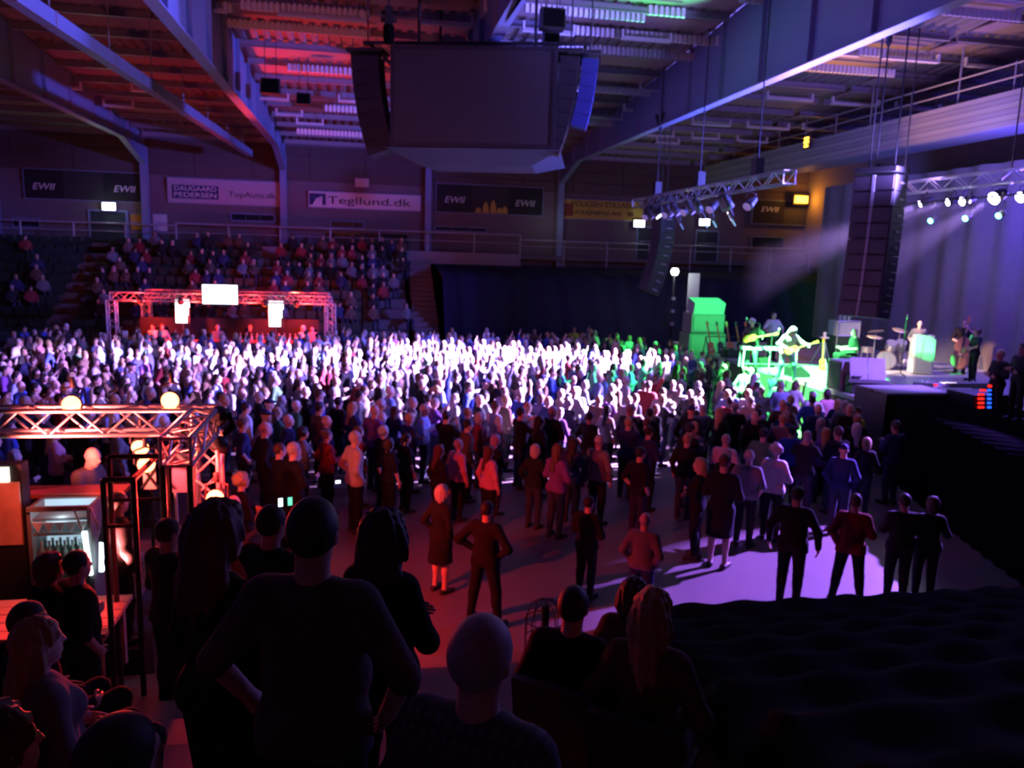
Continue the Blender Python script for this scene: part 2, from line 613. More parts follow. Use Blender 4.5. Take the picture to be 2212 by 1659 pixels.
def figure_prims(p):
    """body, top, bottom, shoes, hair primitives of one pose, with cut planes"""
    P, N, Hc, s0 = p['P'], p['N'], p['H'], p['s']
    u = nrm(N - P)
    s = nrm(s0 - u * (s0 @ u))
    f = np.cross(s, u)
    fr = np.stack([f, s, u])
    fem, be = p['fem'], p['belly']
    L = np.linalg.norm(N - P)
    sw = 0.155 if fem else 0.18
    tor = [ell_prim(P + 0.02 * u, fr, (0.118 + be * 0.3, 0.172 if fem else 0.165, 0.13)),
           ell_prim(P + 0.33 * L * u + (0.012 + be * 0.6) * f, fr, (0.105 + be, 0.138 + be * 0.8 if fem else 0.152 + be * 0.8, 0.16)),
           ell_prim(P + 0.68 * L * u + 0.01 * f, fr, (0.118, 0.160 if fem else 0.182, 0.17)),
           seg_prim(N - 0.055 * u - (sw - 0.04) * s - 0.012 * f, N - 0.055 * u + (sw - 0.04) * s - 0.012 * f, 0.062)]
    if fem:
        tor += [ell_prim(P + 0.66 * L * u + 0.10 * f + q * 0.075 * s, fr, (0.06, 0.062, 0.065)) for q in (-1, 1)]
    SL, SR = N - 0.06 * u + sw * s - 0.01 * f, N - 0.06 * u - sw * s - 0.01 * f
    a1, a2, a3 = (0.046, 0.037, 0.026) if fem else (0.054, 0.043, 0.030)
    ua = [seg_prim(SL, p['EL'], a1, a2), seg_prim(SR, p['ER'], a1, a2)]
    fa = [seg_prim(p['EL'], p['WL'], a2, a3), seg_prim(p['ER'], p['WR'], a2, a3)]
    hf = nrm(p['hf'])
    hu = nrm(u * 0.5 + nrm(Hc - N))
    hu = nrm(hu - hf * (hu @ hf)) if abs(hu @ hf) < 0.95 else hu
    hs = np.cross(hu, hf)
    hfr = np.stack([hf, hs, hu])
    neck = [seg_prim(N - 0.05 * u, Hc - 0.06 * hu - 0.015 * hf, 0.052 if fem else 0.060)]
    head = [ell_prim(Hc + 0.02 * hu - 0.012 * hf, hfr, (0.098, 0.076, 0.102)), ell_prim(Hc - 0.055 * hu + 0.03 * hf, hfr, (0.062, 0.056, 0.066)),
            seg_prim(Hc + 0.012 * hu + 0.090 * hf, Hc - 0.022 * hu + 0.108 * hf, 0.009, 0.015),
            seg_prim(Hc + 0.028 * hu + 0.074 * hf - 0.03 * hs, Hc + 0.028 * hu + 0.074 * hf + 0.03 * hs, 0.013),
            seg_prim(Hc - 0.056 * hu + 0.082 * hf - 0.018 * hs, Hc - 0.056 * hu + 0.082 * hf + 0.018 * hs, 0.010),
            ell_prim(Hc - 0.098 * hu + 0.062 * hf, hfr, (0.024, 0.028, 0.020))]
    head += [ell_prim(Hc - 0.005 * hu - 0.012 * hf + q * 0.080 * hs, hfr, (0.020, 0.011, 0.032)) for q in (-1, 1)]
    HL, HR = P - 0.02 * u + 0.095 * s, P - 0.02 * u - 0.095 * s
    legs = [seg_prim(HL, p['KL'], 0.088, 0.058), seg_prim(HR, p['KR'], 0.088, 0.058), seg_prim(p['KL'], p['AL'], 0.056, 0.038), seg_prim(p['KR'], p['AR'], 0.056, 0.038)]
    for kn, an in (('KL', 'AL'), ('KR', 'AR')):
        K, Q = p[kn], p[an]
        bk = nrm(np.cross(nrm(Q - K), s))
        legs.append(ell_prim(K + (Q - K) * 0.28 - 0.022 * f, np.stack([f, s, u]), (0.05, 0.05, 0.11)))
    feet = []
    for an, tn in (('AL', 'TL'), ('AR', 'TR')):
        Q, t = p[an], nrm(p[tn])
        dn = A(0, 0, 1) if abs(t[2]) < 0.9 else f
        feet.append(seg_prim(Q - 0.035 * t - 0.042 * dn, Q + 0.155 * t - 0.052 * dn, 0.042, 0.034))
    hands, mb = [], MB()
    for e, w, side in (('EL', 'WL', 1), ('ER', 'WR', -1)):
        hd = nrm(p.get('hd' + e[1], p[w] - p[e]))
        pn = -side * s
        pn = pn - hd * (pn @ hd)
        pn = nrm(pn) if np.linalg.norm(pn) > 0.2 else nrm(np.cross(hd, f))
        wd_ = np.cross(pn, hd)
        hands.append(ell_prim(p[w] + 0.045 * hd, np.stack([hd, wd_, pn]), (0.058, 0.043, 0.022)))
        if wd_ @ f < 0:
            wd_ = -wd_
        for i in range(4):
            b = p[w] + 0.075 * hd + (0.030 - 0.020 * i) * wd_
            ln = (0.040, 0.046, 0.042, 0.033)[i]
            pts, d = [b - 0.02 * hd], hd
            for j in range(3):
                d = nrm(d + pn * p['curl'] * 0.45)
                pts.append(pts[-1] + d * ln * (1.0 if j else 1.4) * (1, 0.75, 0.55)[j])
            mb.tube(pts, [0.0095, 0.009, 0.0085, 0.006], 6)
        b = p[w] + 0.022 * hd + 0.036 * wd_
        d = nrm(hd * 0.7 + wd_ * 0.7 + pn * 0.25)
        mb.tube([b - 0.015 * d, b + 0.03 * d, b + 0.055 * nrm(d + hd * 0.6)], [0.012, 0.011, 0.007], 6)
    cut_top = [(P + (p['hem']) * u, -u)]
    out = dict(body=(tor + ua + fa + neck + legs + feet + hands, head, mb))
    top = [infl(q, 0.016) for q in tor + ua]
    if p['hem'] < -0.04:
        top += [infl(seg_prim(HL, HL + (p['KL'] - HL) * 0.3, 0.088), 0.03), infl(seg_prim(HR, HR + (p['KR'] - HR) * 0.3, 0.088), 0.03)] if p['bottom'] == 'trousers' or p['hem'] < -0.1 else []
    if p['sleeve'] == 'long':
        top += [infl(q, 0.014) for q in fa]
    if p['sleeve'] == 'none':
        top = [infl(q, 0.014) for q in tor]
    cuts = list(cut_top)
    if p['sleeve'] == 'long':
        cuts += [(p[w] - 0.01 * nrm(p[w] - p[e]), nrm(p[w] - p[e])) for e, w in ()]
    out['top'] = (top, cuts)
    if p['bottom'] == 'trousers':
        out['bottom'] = ([infl(tor[0], 0.010)] + [infl(q, 0.016) for q in legs], [(P + 0.09 * u, u)])
    else:
        out['bottom'] = ([infl(tor[0], 0.014), seg_prim(P - 0.05 * u, P - 0.42 * u, 0.165, 0.20)] + [infl(q, 0.03) for q in legs[:2]], [(P + 0.10 * u, u), (P - 0.44 * u, -u)])
    out['shoes'] = ([infl(q, 0.010) for q in feet], [(A(0, 0, 0), A(0, 0, -1))] if p['AL'][2] < 0.12 else [])
    hr = p['hair']
    sc_ = ell_prim(Hc + 0.026 * hu - 0.016 * hf, hfr, (0.108, 0.088, 0.108))
    face = (Hc + 0.055 * hf + 0.045 * hu, 0.86 * hf - 0.5 * hu)
    nape = (Hc - 0.075 * hu, -hu)
    if hr == 'short':
        out['hair'] = ([sc_], [face, nape, (Hc - 0.02 * hu + 0.012 * hf, 0.7 * hf - 0.7 * hu)])
    elif hr == 'fringe':
        out['hair'] = ([infl(sc_, -0.003)], [(Hc + 0.010 * hf, hf), nape, (Hc + 0.045 * hu, hu - 0.4 * hf)])
    elif hr == 'bob':
        out['hair'] = ([infl(sc_, 0.008), ell_prim(Hc - 0.05 * hu - 0.035 * hf, hfr, (0.088, 0.106, 0.115))], [face, (Hc - 0.15 * hu, -hu), (Hc + 0.035 * hf - 0.05 * hu, hf)] if False else [(Hc + 0.06 * hf + 0.05 * hu, 0.86 * hf - 0.5 * hu), (Hc - 0.15 * hu, -hu)])
    elif hr == 'long':
        out['hair'] = ([infl(sc_, 0.006), ell_prim(Hc - 0.06 * hu - 0.045 * hf, hfr, (0.078, 0.104, 0.13)), seg_prim(Hc - 0.10 * hu - 0.06 * hf, N - 0.20 * u - 0.105 * f, 0.085, 0.06)],
                       [(Hc + 0.06 * hf + 0.05 * hu, 0.86 * hf - 0.5 * hu)])
    elif hr == 'mane':
        out['hair'] = ([infl(sc_, 0.02), ell_prim(Hc - 0.06 * hu - 0.055 * hf, hfr, (0.095, 0.125, 0.15)), ell_prim(Hc - 0.19 * hu - 0.08 * hf, hfr, (0.085, 0.145, 0.17)),
                        ell_prim(Hc - 0.30 * hu - 0.09 * hf, hfr, (0.07, 0.13, 0.16))], [(Hc + 0.06 * hf + 0.05 * hu, 0.86 * hf - 0.5 * hu)])
    elif hr == 'fullbob':
        out['hair'] = ([infl(sc_, 0.03), ell_prim(Hc - 0.06 * hu - 0.03 * hf, hfr, (0.11, 0.145, 0.15)), ell_prim(Hc - 0.16 * hu - 0.05 * hf, hfr, (0.09, 0.15, 0.11))], [(Hc + 0.065 * hf + 0.05 * hu, 0.86 * hf - 0.5 * hu)])
    elif hr == 'ponytail':
        out['hair'] = ([sc_, seg_prim(Hc + 0.03 * hu - 0.12 * hf, Hc - 0.13 * hu - 0.15 * hf, 0.034, 0.022)], [(Hc + 0.055 * hf + 0.045 * hu, 0.86 * hf - 0.5 * hu), (Hc - 0.14 * hu, -hu)])
    elif hr == 'bun':
        out['hair'] = ([sc_, ell_prim(Hc + 0.085 * hu - 0.105 * hf, hfr, (0.05, 0.05, 0.05))], [face, nape])
    elif hr == 'curly':
        cl = [infl(sc_, 0.012)]
        rr = np.random.default_rng(3)
        for _ in range(26):
            d = nrm(rr.normal(size=3))
            if d[0] > 0.45 and d[2] < 0.5 or d[2] < -0.6:
                continue
            cl.append(ell_prim(Hc + 0.03 * hu - 0.02 * hf + (d @ hfr) * 0.10, hfr, (0.032, 0.032, 0.032)))
        out['hair'] = (cl, [(Hc + 0.07 * hf + 0.05 * hu, 0.86 * hf - 0.5 * hu), nape])
    elif hr == 'cap':
        out['hair'] = ([infl(sc_, 0.004), ell_prim(Hc + 0.055 * hu + 0.115 * hf, hfr, (0.075, 0.07, 0.012))], [(Hc + 0.035 * hu, -hu)])
    return out


PARTNAME = dict(top='shirt', bottom='trousers', shoes='shoes', hair='hair')


def make_variant(p, h=0.016):
    fp = figure_prims(p)
    out = {}
    bp, head, mb = fp['body']
    allp = bp + head
    lo, shp = grid_for(allp, h)
    F = field(bp, 0.035, lo, shp, h)
    Fh = field(head, 0.022, lo, shp, h)
    k = 0.02
    hh = np.clip(0.5 + 0.5 * (F - Fh) / k, 0, 1)
    F = F * (1 - hh) + Fh * hh - k * hh * (1 - hh)
    v, q = nets(F, lo, h)
    out['body'] = np_mesh('person', v, q, None, mb)
    for key, kk in (('top', 0.05), ('bottom', 0.03), ('shoes', 0.02), ('hair', 0.03)):
        if key not in fp:
            continue
        pr, cuts = fp[key]
        lo, shp = grid_for(pr, h)
        F = field(pr, kk, lo, shp, h, cuts)
        if key == 'hair' and p['hair'] in ('mane', 'long', 'bob', 'fullbob'):
            ax = [lo[d] + h * np.arange(shp[d]) for d in range(3)]
            X = np.meshgrid(*ax, indexing='ij')
            th = np.arctan2(X[1] - p['H'][1], X[0] - p['H'][0])
            F = F + (0.006 * np.sin(13 * th + 9 * X[2]) + 0.005 * np.sin(29 * th - 14 * X[2]) + 0.006 * np.sin(21 * X[2] + 3 * th)).astype(np.float32)
        v, q = nets(F, lo, h)
        if len(v):
            out[key] = np_mesh(PARTNAME[key], v, q)
    out['pose'] = p
    return out


def make_low(p, h=0.05):
    """one merged surface with a part number per vertex, for the mass of the crowd"""
    fp = figure_prims(p)
    bp, head, mb = fp['body']
    sets = [(bp + head, 0.03, ()), (fp['top'][0], 0.05, fp['top'][1]), (fp['bottom'][0], 0.03, fp['bottom'][1]), (fp['shoes'][0], 0.02, ())]
    if 'hair' in fp:
        sets.append((fp['hair'][0], 0.03, fp['hair'][1]))
    lo, shp = grid_for([q for st in sets for q in st[0]], h)
    Fs = [field(pr, kk, lo, shp, h, cu) for pr, kk, cu in sets]
    F = np.min(Fs, 0)
    v, q = nets(F, lo, h)
    c = np.clip(np.round((v - lo) / h).astype(int), 0, np.array(shp) - 1)
    lab = np.argmin([f[c[:, 0], c[:, 1], c[:, 2]] + (0.012 if i == 0 else 0) for i, f in enumerate(Fs)], 0)
    return v, q, lab


SKIN = [mat('skin_pale', (0.72, 0.50, 0.40), 0.55, 0, 0.06, 12), mat('skin_light', (0.62, 0.41, 0.32), 0.55, 0, 0.06, 12), mat('skin_warm', (0.50, 0.31, 0.22), 0.55, 0, 0.06, 12)]
HAIRC = {'dark': (0.02, 0.014, 0.010), 'brown': (0.09, 0.05, 0.03), 'grey': (0.42, 0.41, 0.41), 'fair': (0.42, 0.30, 0.15), 'white': (0.78, 0.76, 0.72), 'red': (0.30, 0.09, 0.03)}
CLOTHC = {'black': (0.014, 0.014, 0.016), 'navy': (0.025, 0.03, 0.10), 'grey': (0.17, 0.17, 0.18), 'white': (0.72, 0.70, 0.70), 'pale blue': (0.34, 0.42, 0.70), 'dark red': (0.24, 0.025, 0.03),
          'pink': (0.62, 0.30, 0.36), 'brown': (0.12, 0.07, 0.045), 'green': (0.08, 0.20, 0.10), 'beige': (0.52, 0.44, 0.34), 'blue': (0.05, 0.09, 0.42), 'purple': (0.16, 0.06, 0.26)}
HAIRM = {k: mat('hair_' + k, c, 0.6, 0, 0.25, 40, bump=0.3) for k, c in HAIRC.items()}
CLOTHM = {k: mat('cloth_' + k.replace(' ', '_'), c, 0.9, 0, 0.2, 14, bump=0.15, spec=0.2) for k, c in CLOTHC.items()}
M['denim'] = mat('denim', (0.022, 0.03, 0.06), 0.9)
M['shoe'] = mat('shoe_leather', (0.02, 0.018, 0.016), 0.5)


def put(var, loc, rz, scale, label, group=None, skin=0, top=None, bottom=None, hair=None, shoes=None, topname=None):
    """one person: the body is the thing; hair and clothes are its parts (meshes shared between copies)"""
    o = bpy.data.objects.new('person', var['body'])
    COL.objects.link(o)
    o.location = loc
    o.rotation_euler = (0, 0, rz)
    o.scale = (scale,) * 3
    tag(o, label, 'person', group)
    mm = dict(body=SKIN[skin], top=top or CLOTHM['black'], bottom=bottom or M['denim'], shoes=shoes or M['shoe'], hair=hair or HAIRM['dark'])
    for key in ('body', 'top', 'bottom', 'shoes', 'hair'):
        if key not in var:
            continue
        me = var[key]
        if not me.materials:
            me.materials.append(None)
        if key == 'body':
            c = o
        else:
            nm = PARTNAME[key]
            if key == 'top' and topname:
                nm = topname
            if key == 'bottom' and var['pose']['bottom'] != 'trousers':
                nm = 'skirt'
            if key == 'hair' and var['pose']['hair'] == 'cap':
                nm = 'cap'
            c = link(bpy.data.objects.new(nm, me), o)
        c.material_slots[0].link = 'OBJECT'
        c.material_slots[0].material = mm[key]
    return o
# ------------------------------------------------------------------ the hall
WY = 46.0
XL, XR = -27.0, 27.0
COLX = [-18.8, -11.5, -4.4, 3.5, 11.2, 18.9]


def roofz(y):
    return 10.7 + 0.085 * (WY - y) if y > 22 else 12.74 - 0.085 * (22 - y)


def struct(o, label=None):
    return tag(o, label, None, None, 'structure')


struct(MB().box((0, 19, -0.1), (XR - XL, 58, 0.2)).build('floor', M['floor']), 'dull brown sports hall floor')
wf = struct(MB().box((0, WY + 0.15, 4.0), (XR - XL, 0.3, 8.0)).box((0, WY + 0.18, 10), (XR - XL, 0.24, 4.0)).build('wall_far', M['wall']), 'dim pale far wall')
for i in range(int((XR - XL) / 3.0)):      # upper wall cladding boards
    for k in range(3):
        block('cladding_panel', (XL + 1.5 + 3.0 * i, WY - 0.03, 8.97 + 0.62 * k), (2.97, 0.06, 0.585), M['wallu'], wf)
struct(MB().box((XL - 0.15, 19, 6.5), (0.3, 58, 13)).build('wall_left', M['wall']))
struct(MB().box((XR + 0.15, 19, 6.5), (0.3, 58, 13)).build('wall_right', M['wall']))
struct(MB().box((0, -9.8, 6.5), (XR - XL, 0.3, 13)).build('wall_near', M['wall']))

# roof: corrugated deck (ribs run away from the camera), purlins and strips across
cm = MB()
ys = [-10, 22, WY]
prof = []
x = XL
while x < XR:
    prof += [(x, 0.0), (x + 0.16, 0.0), (x + 0.20, 0.07), (x + 0.36, 0.07)]
    x += 0.40
vs, fs = [], []
for y in ys:
    vs += [(px, y, roofz(y) + pz) for px, pz in prof]
n = len(prof)
for j in range(2):
    for i in range(n - 1):
        fs.append((j * n + i, (j + 1) * n + i, (j + 1) * n + i + 1, j * n + i + 1))
cm.add(vs, fs)
ceil_ = struct(cm.build('ceiling', M['deck']), 'corrugated roof deck with purlins')
MB().box((0, 18, 13.1), (XR - XL, 58, 0.1)).build('roof_sheet', M['deck'], ceil_)
yy = 9.0
k = 0
while yy < WY:
    z = roofz(yy)
    # a Z purlin, and beside it a perforated strip of galvanised sheet
    for xa, xb in zip([XL] + COLX, COLX + [XR]):
        c = MB().box(((xa + xb) / 2, yy, z - 0.13), (xb - xa - 0.3, 0.06, 0.22)).box(((xa + xb) / 2, yy - 0.05, z - 0.24), (xb - xa - 0.3, 0.13, 0.025))
        c.build('purlin', M['galv'], ceil_)
    yy += 1.9
    k += 1
# hanging acoustic panels between purlins (pinkish boards)
for j in range(18):
    y0 = 10.0 + 1.9 * j
    for xa, xb in zip([XL] + COLX, COLX + [XR]):
        if (j + int(xa)) % 3 == 0:
            continue
        block('roof_panel', ((xa + xb) / 2, y0 + 0.0, roofz(y0) - 0.055), (xb - xa - 0.6, 1.25, 0.05), mat('roof_panel_pink', (0.30, 0.22, 0.20), 0.9, 0, 0.1, 1.5), ceil_)

# ribbed reflector strips that catch the light
TEETH = {}


def ribbed(x0, x1, y, z, m):
    mb = MB()
    n_ = max(2, int((x1 - x0) / 0.16))
    for i in range(n_):
        xx = x0 + (x1 - x0) * (i + 0.5) / n_
        mb.box((xx, y, z), (0.10, 0.10, 0.26))
    mb.box(((x0 + x1) / 2, y + 0.06, z), (x1 - x0, 0.03, 0.20))
    return mb.build('perforated_strip', m, ceil_)


for (u0, v0, u1, v1) in [(520, 12, 800, 30), (350, 8, 500, 16), (455, 48, 800, 72), (1150, 95, 1560, 128), (1245, 62, 1560, 95), (2030, 18, 2200, 40), (1810, 105, 2010, 125), (1740, 142, 1930, 160),
                        (620, 145, 800, 158), (1190, 188, 1460, 203), (1255, 262, 1340, 270), (700, 232, 780, 240), (640, 283, 790, 292), (1400, 20, 1480, 30), (1130, 20, 1400, 34), (1590, 0, 1850, 12)]:
    a = aty(u0, v0, 20)
    zz = 11.9
    a, b = atz(u0, v0, zz), atz(u1, v1, zz)
    for _ in range(3):
        zz = roofz((a.y + b.y) / 2) - 0.36
        a, b = atz(u0, v0, zz), atz(u1, v1, zz)
    ribbed(a.x, b.x, min((a.y + b.y) / 2, WY - 0.6), zz, M['white'])

# columns and tapered roof girders: thing of the setting, one each
BZ = 10.05


def girder(x, nm_label, BZ):
    g = thing('roof_beam', nm_label, None, (x, 0, 0), kind='structure')
    del_ = g
    mb = MB((x, 0, 0))
    mb.box((x, 18, BZ), (0.34, 56, 0.05))
    mb.build('bottom_flange', M['steel'], g)
    w = MB((x, 0, 0))
    vs = [(x - 0.02, y, z) for y in (-9.9, 22, WY) for z in (BZ, roofz(y) - 0.02)] + [(x + 0.02, y, z) for y in (-9.9, 22, WY) for z in (BZ, roofz(y) - 0.02)]
    w.add(vs, [(0, 2, 3, 1), (2, 4, 5, 3), (6, 7, 9, 8), (8, 9, 11, 10)])
    w.build('web', M['steel'], g)
    for i in range(15):
        y = 9 + 2.6 * i
        for sgn in (-1, 1):
            block('stiffener', (x + sgn * 0.09, y, (BZ + roofz(y)) / 2), (0.15, 0.02, roofz(y) - BZ - 0.06), M['steel'], g, (x, 0, 0))
    # haunch down to the column
    h = MB((x, 0, 0))
    h.prism([(WY - 4.2, BZ), (WY - 0.4, BZ - 0.9), (WY - 0.4, BZ), ], 0.30, ((x - 0.15, 0, 0), (0, 1, 0), (0, 0, 1), (1, 0, 0)))
    h.build('haunch', M['steel'], g)
    c = MB((x, 0, 0))
    c.box((x, WY - 0.42, BZ / 2), (0.34, 0.04, BZ)).box((x, WY - 0.06, BZ / 2), (0.34, 0.04, BZ)).box((x, WY - 0.24, BZ / 2), (0.05, 0.36, BZ))
    c.build('column', M['steel'], g)
    return g


for x, l in zip(COLX, ['blue grey roof beam over the left stand corner', 'second blue grey roof beam from the left', 'roof beam running to the column beside the pale brick maker banner', 'roof beam that passes above the hanging screen',
                       'long violet roof beam right of the hanging screen', 'roof beam above the stage end']):
    if x < 18:
        girder(x, l, 10.85 if abs(x - 3.5) < 0.5 else 10.05)
# lower girder B, hung under the roof
a, b = atz(20, 0, 9.55), atz(540, 338, 9.55)
g = thing('service_duct', 'long square blue duct slung under the roof left of centre', 'duct', ((a.x + b.x) / 2, (a.y + b.y) / 2, 9.5))
q = math.atan2(b.y - a.y, b.x - a.x)
mb = MB()
mb.box((0, 0, 0.2), ((b - a).length, 0.28, 0.32), Matrix.Rotation(q, 3, 'Z'))
mb.build('casing', M['steel'], g)
for i in range(7):
    t = (i + 0.5) / 7
    p = a.lerp(b, t)
    block('joint_band', (p.x, p.y, 9.7), (0.06, 0.31, 0.35), M['galv'], g, g.location, q)
    rod('hanger', (p.x, p.y, 9.9), (p.x, p.y, roofz(p.y)), 0.02, M['galv'], g, g.location)

# catwalk girder over the stage side with striped cladding and a handrail
gx = 19.8
M['rib_light'] = mat('rib_light', (0.40, 0.39, 0.42), 0.6)
M['rib_dark'] = mat('rib_dark', (0.31, 0.30, 0.33), 0.6)
g = thing('catwalk', 'pale ribbed catwalk girder with handrail above the stage', 'catwalk', (gx, 20, 9.4))
org = (gx, 20, 9.4)
for i in range(6):
    block('cladding_rib', (gx - 0.02 + (0.02 if i % 2 else 0), 27, 9.50 + 0.18 * i), (0.30, 36, 0.165), M['rib_light'] if i % 2 else M['rib_dark'], g, org)
MB(org).box((gx + 0.6, 27, 9.42), (1.3, 36, 0.06)).build('walkway', M['steel'], g)
for zz in (10.95, 11.35):
    rod('handrail', (gx + 0.1, 9.5, zz), (gx + 0.1, 45, zz), 0.03, M['rail'], g, org)
for i in range(15):
    y = 10.5 + 2.4 * i
    rod('rail_post', (gx + 0.1, y, 10.4), (gx + 0.1, y, 11.4), 0.03, M['rail'], g, org)
    if i % 2 == 0:
        rod('hanger', (gx + 0.1, y, 11.3), (gx + 0.1, y, roofz(y)), 0.035, M['rail'], g, org)

# ceiling lights (unlit white battens on drop brackets)
LP = [(905, 45, 1022, 57), (1130, 62, 1240, 74), (1550, 93, 1658, 105), (350, 12, 490, 24), (600, 30, 790, 44), (95, 196, 180, 204), (222, 247, 292, 253), (285, 202, 330, 209), (548, 219, 625, 228), (730, 224, 778, 232),
      (595, 264, 655, 271), (1268, 258, 1340, 267), (1385, 193, 1455, 203), (1662, 210, 1748, 222), (1804, 222, 1890, 234), (1942, 232, 2022, 243), (2092, 137, 2198, 153), (1912, 121, 2020, 136),
      (1500, 272, 1570, 282), (1622, 278, 1692, 290), (1740, 282, 1790, 290), (1400, 306, 1450, 312), (1498, 310, 1546, 317), (1597, 317, 1648, 325), (1345, 78, 1445, 92), (1795, 112, 1850, 122),
      (640, 330, 700, 336), (1050, 20, 1100, 26), (1420, 330, 1460, 336), (1350, 240, 1400, 248)]
WHERE = ['just above the hanging screen', 'right above the screen corner', 'tinted green beside the roof beam', 'above the left roof beam', 'at the top between two roof beams', 'dim, over the far left stand', 'dim, above the black banner',
         'short one behind the slung duct', 'under the small black speakers', 'half hidden by the screen side', 'lit red before the far wall', 'beside the blue screen edge', 'lit green left of the long beam',
         'under the long violet beam, first of three', 'under the long violet beam, second of three', 'under the long violet beam, third of three', 'high above the catwalk', 'on the roof behind the rigging motor',
         'dim, first in the row over the front truss', 'dim, second in the row over the front truss', 'dim, third in the row over the front truss', 'far and faint, first over the yellow banner',
         'far and faint, second over the yellow banner', 'far and faint, third over the amber lamp', 'between green lit strips', 'short one against the roof beam', 'red lit in the last row on the wall side', 'short one above the screen',
         'far one beside the far speaker column', 'behind the blue speaker']
for (u0, v0, u1, v1), w in zip(LP, WHERE):
    zz = 11.9
    for _ in range(4):
        a, b = atz(u0, v0, zz), atz(u1, v1, zz)
        zz = roofz((a.y + b.y) / 2) - 0.55
    y = min((a.y + b.y) / 2, WY - 0.8)
    zz = roofz(y) - 0.55
    xc, ln = (a.x + b.x) / 2, max(0.8, abs(b.x - a.x))
    t = thing('ceiling_light', 'unlit white batten light ' + w, 'ceiling light', (xc, y, zz), 0, 'batten lights under the roof')
    MB().box((0, 0, 0), (ln, 0.22, 0.10), top=(1, 0.5)).build('reflector', M['white'], t)
    for sx in (-1, 1):
        block('end_bracket', (sx * (ln / 2 - 0.03), 0, 0.13), (0.06, 0.16, 0.22), M['white'], t)
        rod('hanger', (sx * ln * 0.4, 0, 0.04), (sx * ln * 0.4, 0, 0.55), 0.012, M['galv'], t)

# small black things under the roof
for (u, v, w, dep, lab) in [(585, 187, 0.62, 27, 'small black loudspeaker hung under the roof, larger of two'), (656, 214, 0.5, 29, 'small black loudspeaker hung under the roof, smaller of two'),
                            (1193, 42, 0.65, 21, 'black loudspeaker hung above the screen corner'), (1190, 86, 0.45, 22, 'small black loudspeaker just over the screen corner')]:
    p = atd(u, v, dep)
    t = thing('ceiling_speaker', lab, 'loudspeaker', p)
    MB().box((0, 0, 0), (w, w * 0.7, w * 0.8), top=(1, 0.7)).build('cabinet', M['black'], t)
    MB().box((0, -w * 0.36, -0.02), (w * 0.86, 0.02, w * 0.66)).build('grille', M['drape'], t)
    for sx in (-1, 1):
        rod('suspension_wire', (sx * w * 0.3, 0, w * 0.3), (sx * w * 0.3, 0, roofz(p.y) - p.z), 0.012, M['black'], t)
p = atd(840, 45, 20)
t = thing('chain_hoist', 'black motor hoist above the left end of the screen', 'hoist', p)
MB().cyl((-0.2, 0, 0.1), (0.2, 0, 0.1), 0.14).box((0, 0, 0.1), (0.2, 0.3, 0.4)).build('motor_body', M['black'], t)
MB().lathe((0, 0, -0.55), [(0.10, 0), (0.14, 0.1), (0.14, 0.42), (0.1, 0.45)], 10).build('chain_bag', M['drape'], t)
rod('chain', (0, 0, 0.2), (0, 0, roofz(p.y) - p.z), 0.02, M['black'], t)
for u, v, X_, lab in [(1924, 52, 12.2, 'black rigging clamp on the long beam over the main speakers'), (1428, 258, 11.2, 'small rigging clamp on the far part of the long beam')]:
    p = atx(u, v, X_)
    t = thing('rigging_clamp', lab, 'clamp', p)
    MB().tube([(-0.02, -0.38, 0.18), (-0.02, -0.12, -0.12), (-0.02, 0.12, -0.12), (-0.02, 0.38, 0.18)], 0.10, 6).build('sling', M['black'], t)
    MB().lathe((0, 0, -0.5), [(0.03, 0), (0.07, 0.1), (0.07, 0.32), (0.03, 0.4)], 8).build('shackle', M['black'], t)
    rod('chain', (0, 0, -0.45), (0, 0, -(p.z - 7.6)), 0.02, M['black'], t)

# ------------------------------------------------------------------ far wall: banners, doors, windows, lamps


def banner(u0, v0, u1, v1, m, label):
    a, b = aty(u0, v0, WY - 0.1), aty(u1, v1, WY - 0.1)
    c = ((a.x + b.x) / 2, WY - 0.10, (a.z + b.z) / 2)
    t = thing('banner', label, 'banner', c)
    w, h = abs(b.x - a.x), abs(a.z - b.z)
    MB().box((0, 0, 0), (w, 0.04, h)).build('banner_cloth', m, t)
    f = MB()
    for s_ in (-1, 1):
        f.box((0, 0.03, s_ * (h / 2 + 0.02)), (w + 0.08, 0.14, 0.04)).box((s_ * (w / 2 + 0.02), 0.03, 0), (0.04, 0.14, h))
    f.build('frame', M['steel'], t)
    return t, w, h


def onb(u, v, t):
    p = aty(u, v, WY - 0.12)
    return V3((p.x - t.location.x, -0.03, p.z - t.location.z))


def ewii(u0, v0, u1, v1, ca, cb, lab, mid):
    t, w, h = banner(u0, v0, u1, v1, M['ewii'], lab)
    for (uu, vv) in (ca, cb):
        letters('EWII', onb(uu, vv, t), w * 0.19, h * 0.22, M['letw'], t, slant=0.25)
    MB().box((0, -0.025, 0), (w * 0.34, 0.01, h * 0.98)).build('picture_panel', M['ewiim'], t)
    if mid:
        f = MB()
        for x_, hh in ((-0.11, 0.2), (-0.04, 0.42), (0.03, 0.50), (0.09, 0.22), (0.14, 0.28)):
            f.prism([(-0.03 * w, 0), (0.03 * w, 0), (0.022 * w, hh * h * 0.7), (0.0, hh * h), (-0.022 * w, hh * h * 0.7)], 0.01, ((x_ * w, -0.035, -h / 2 + 0.02), (1, 0, 0), (0, 0, 1), (0, -1, 0)))
        f.build('yellow_figures', M['byell'], t)
    return t


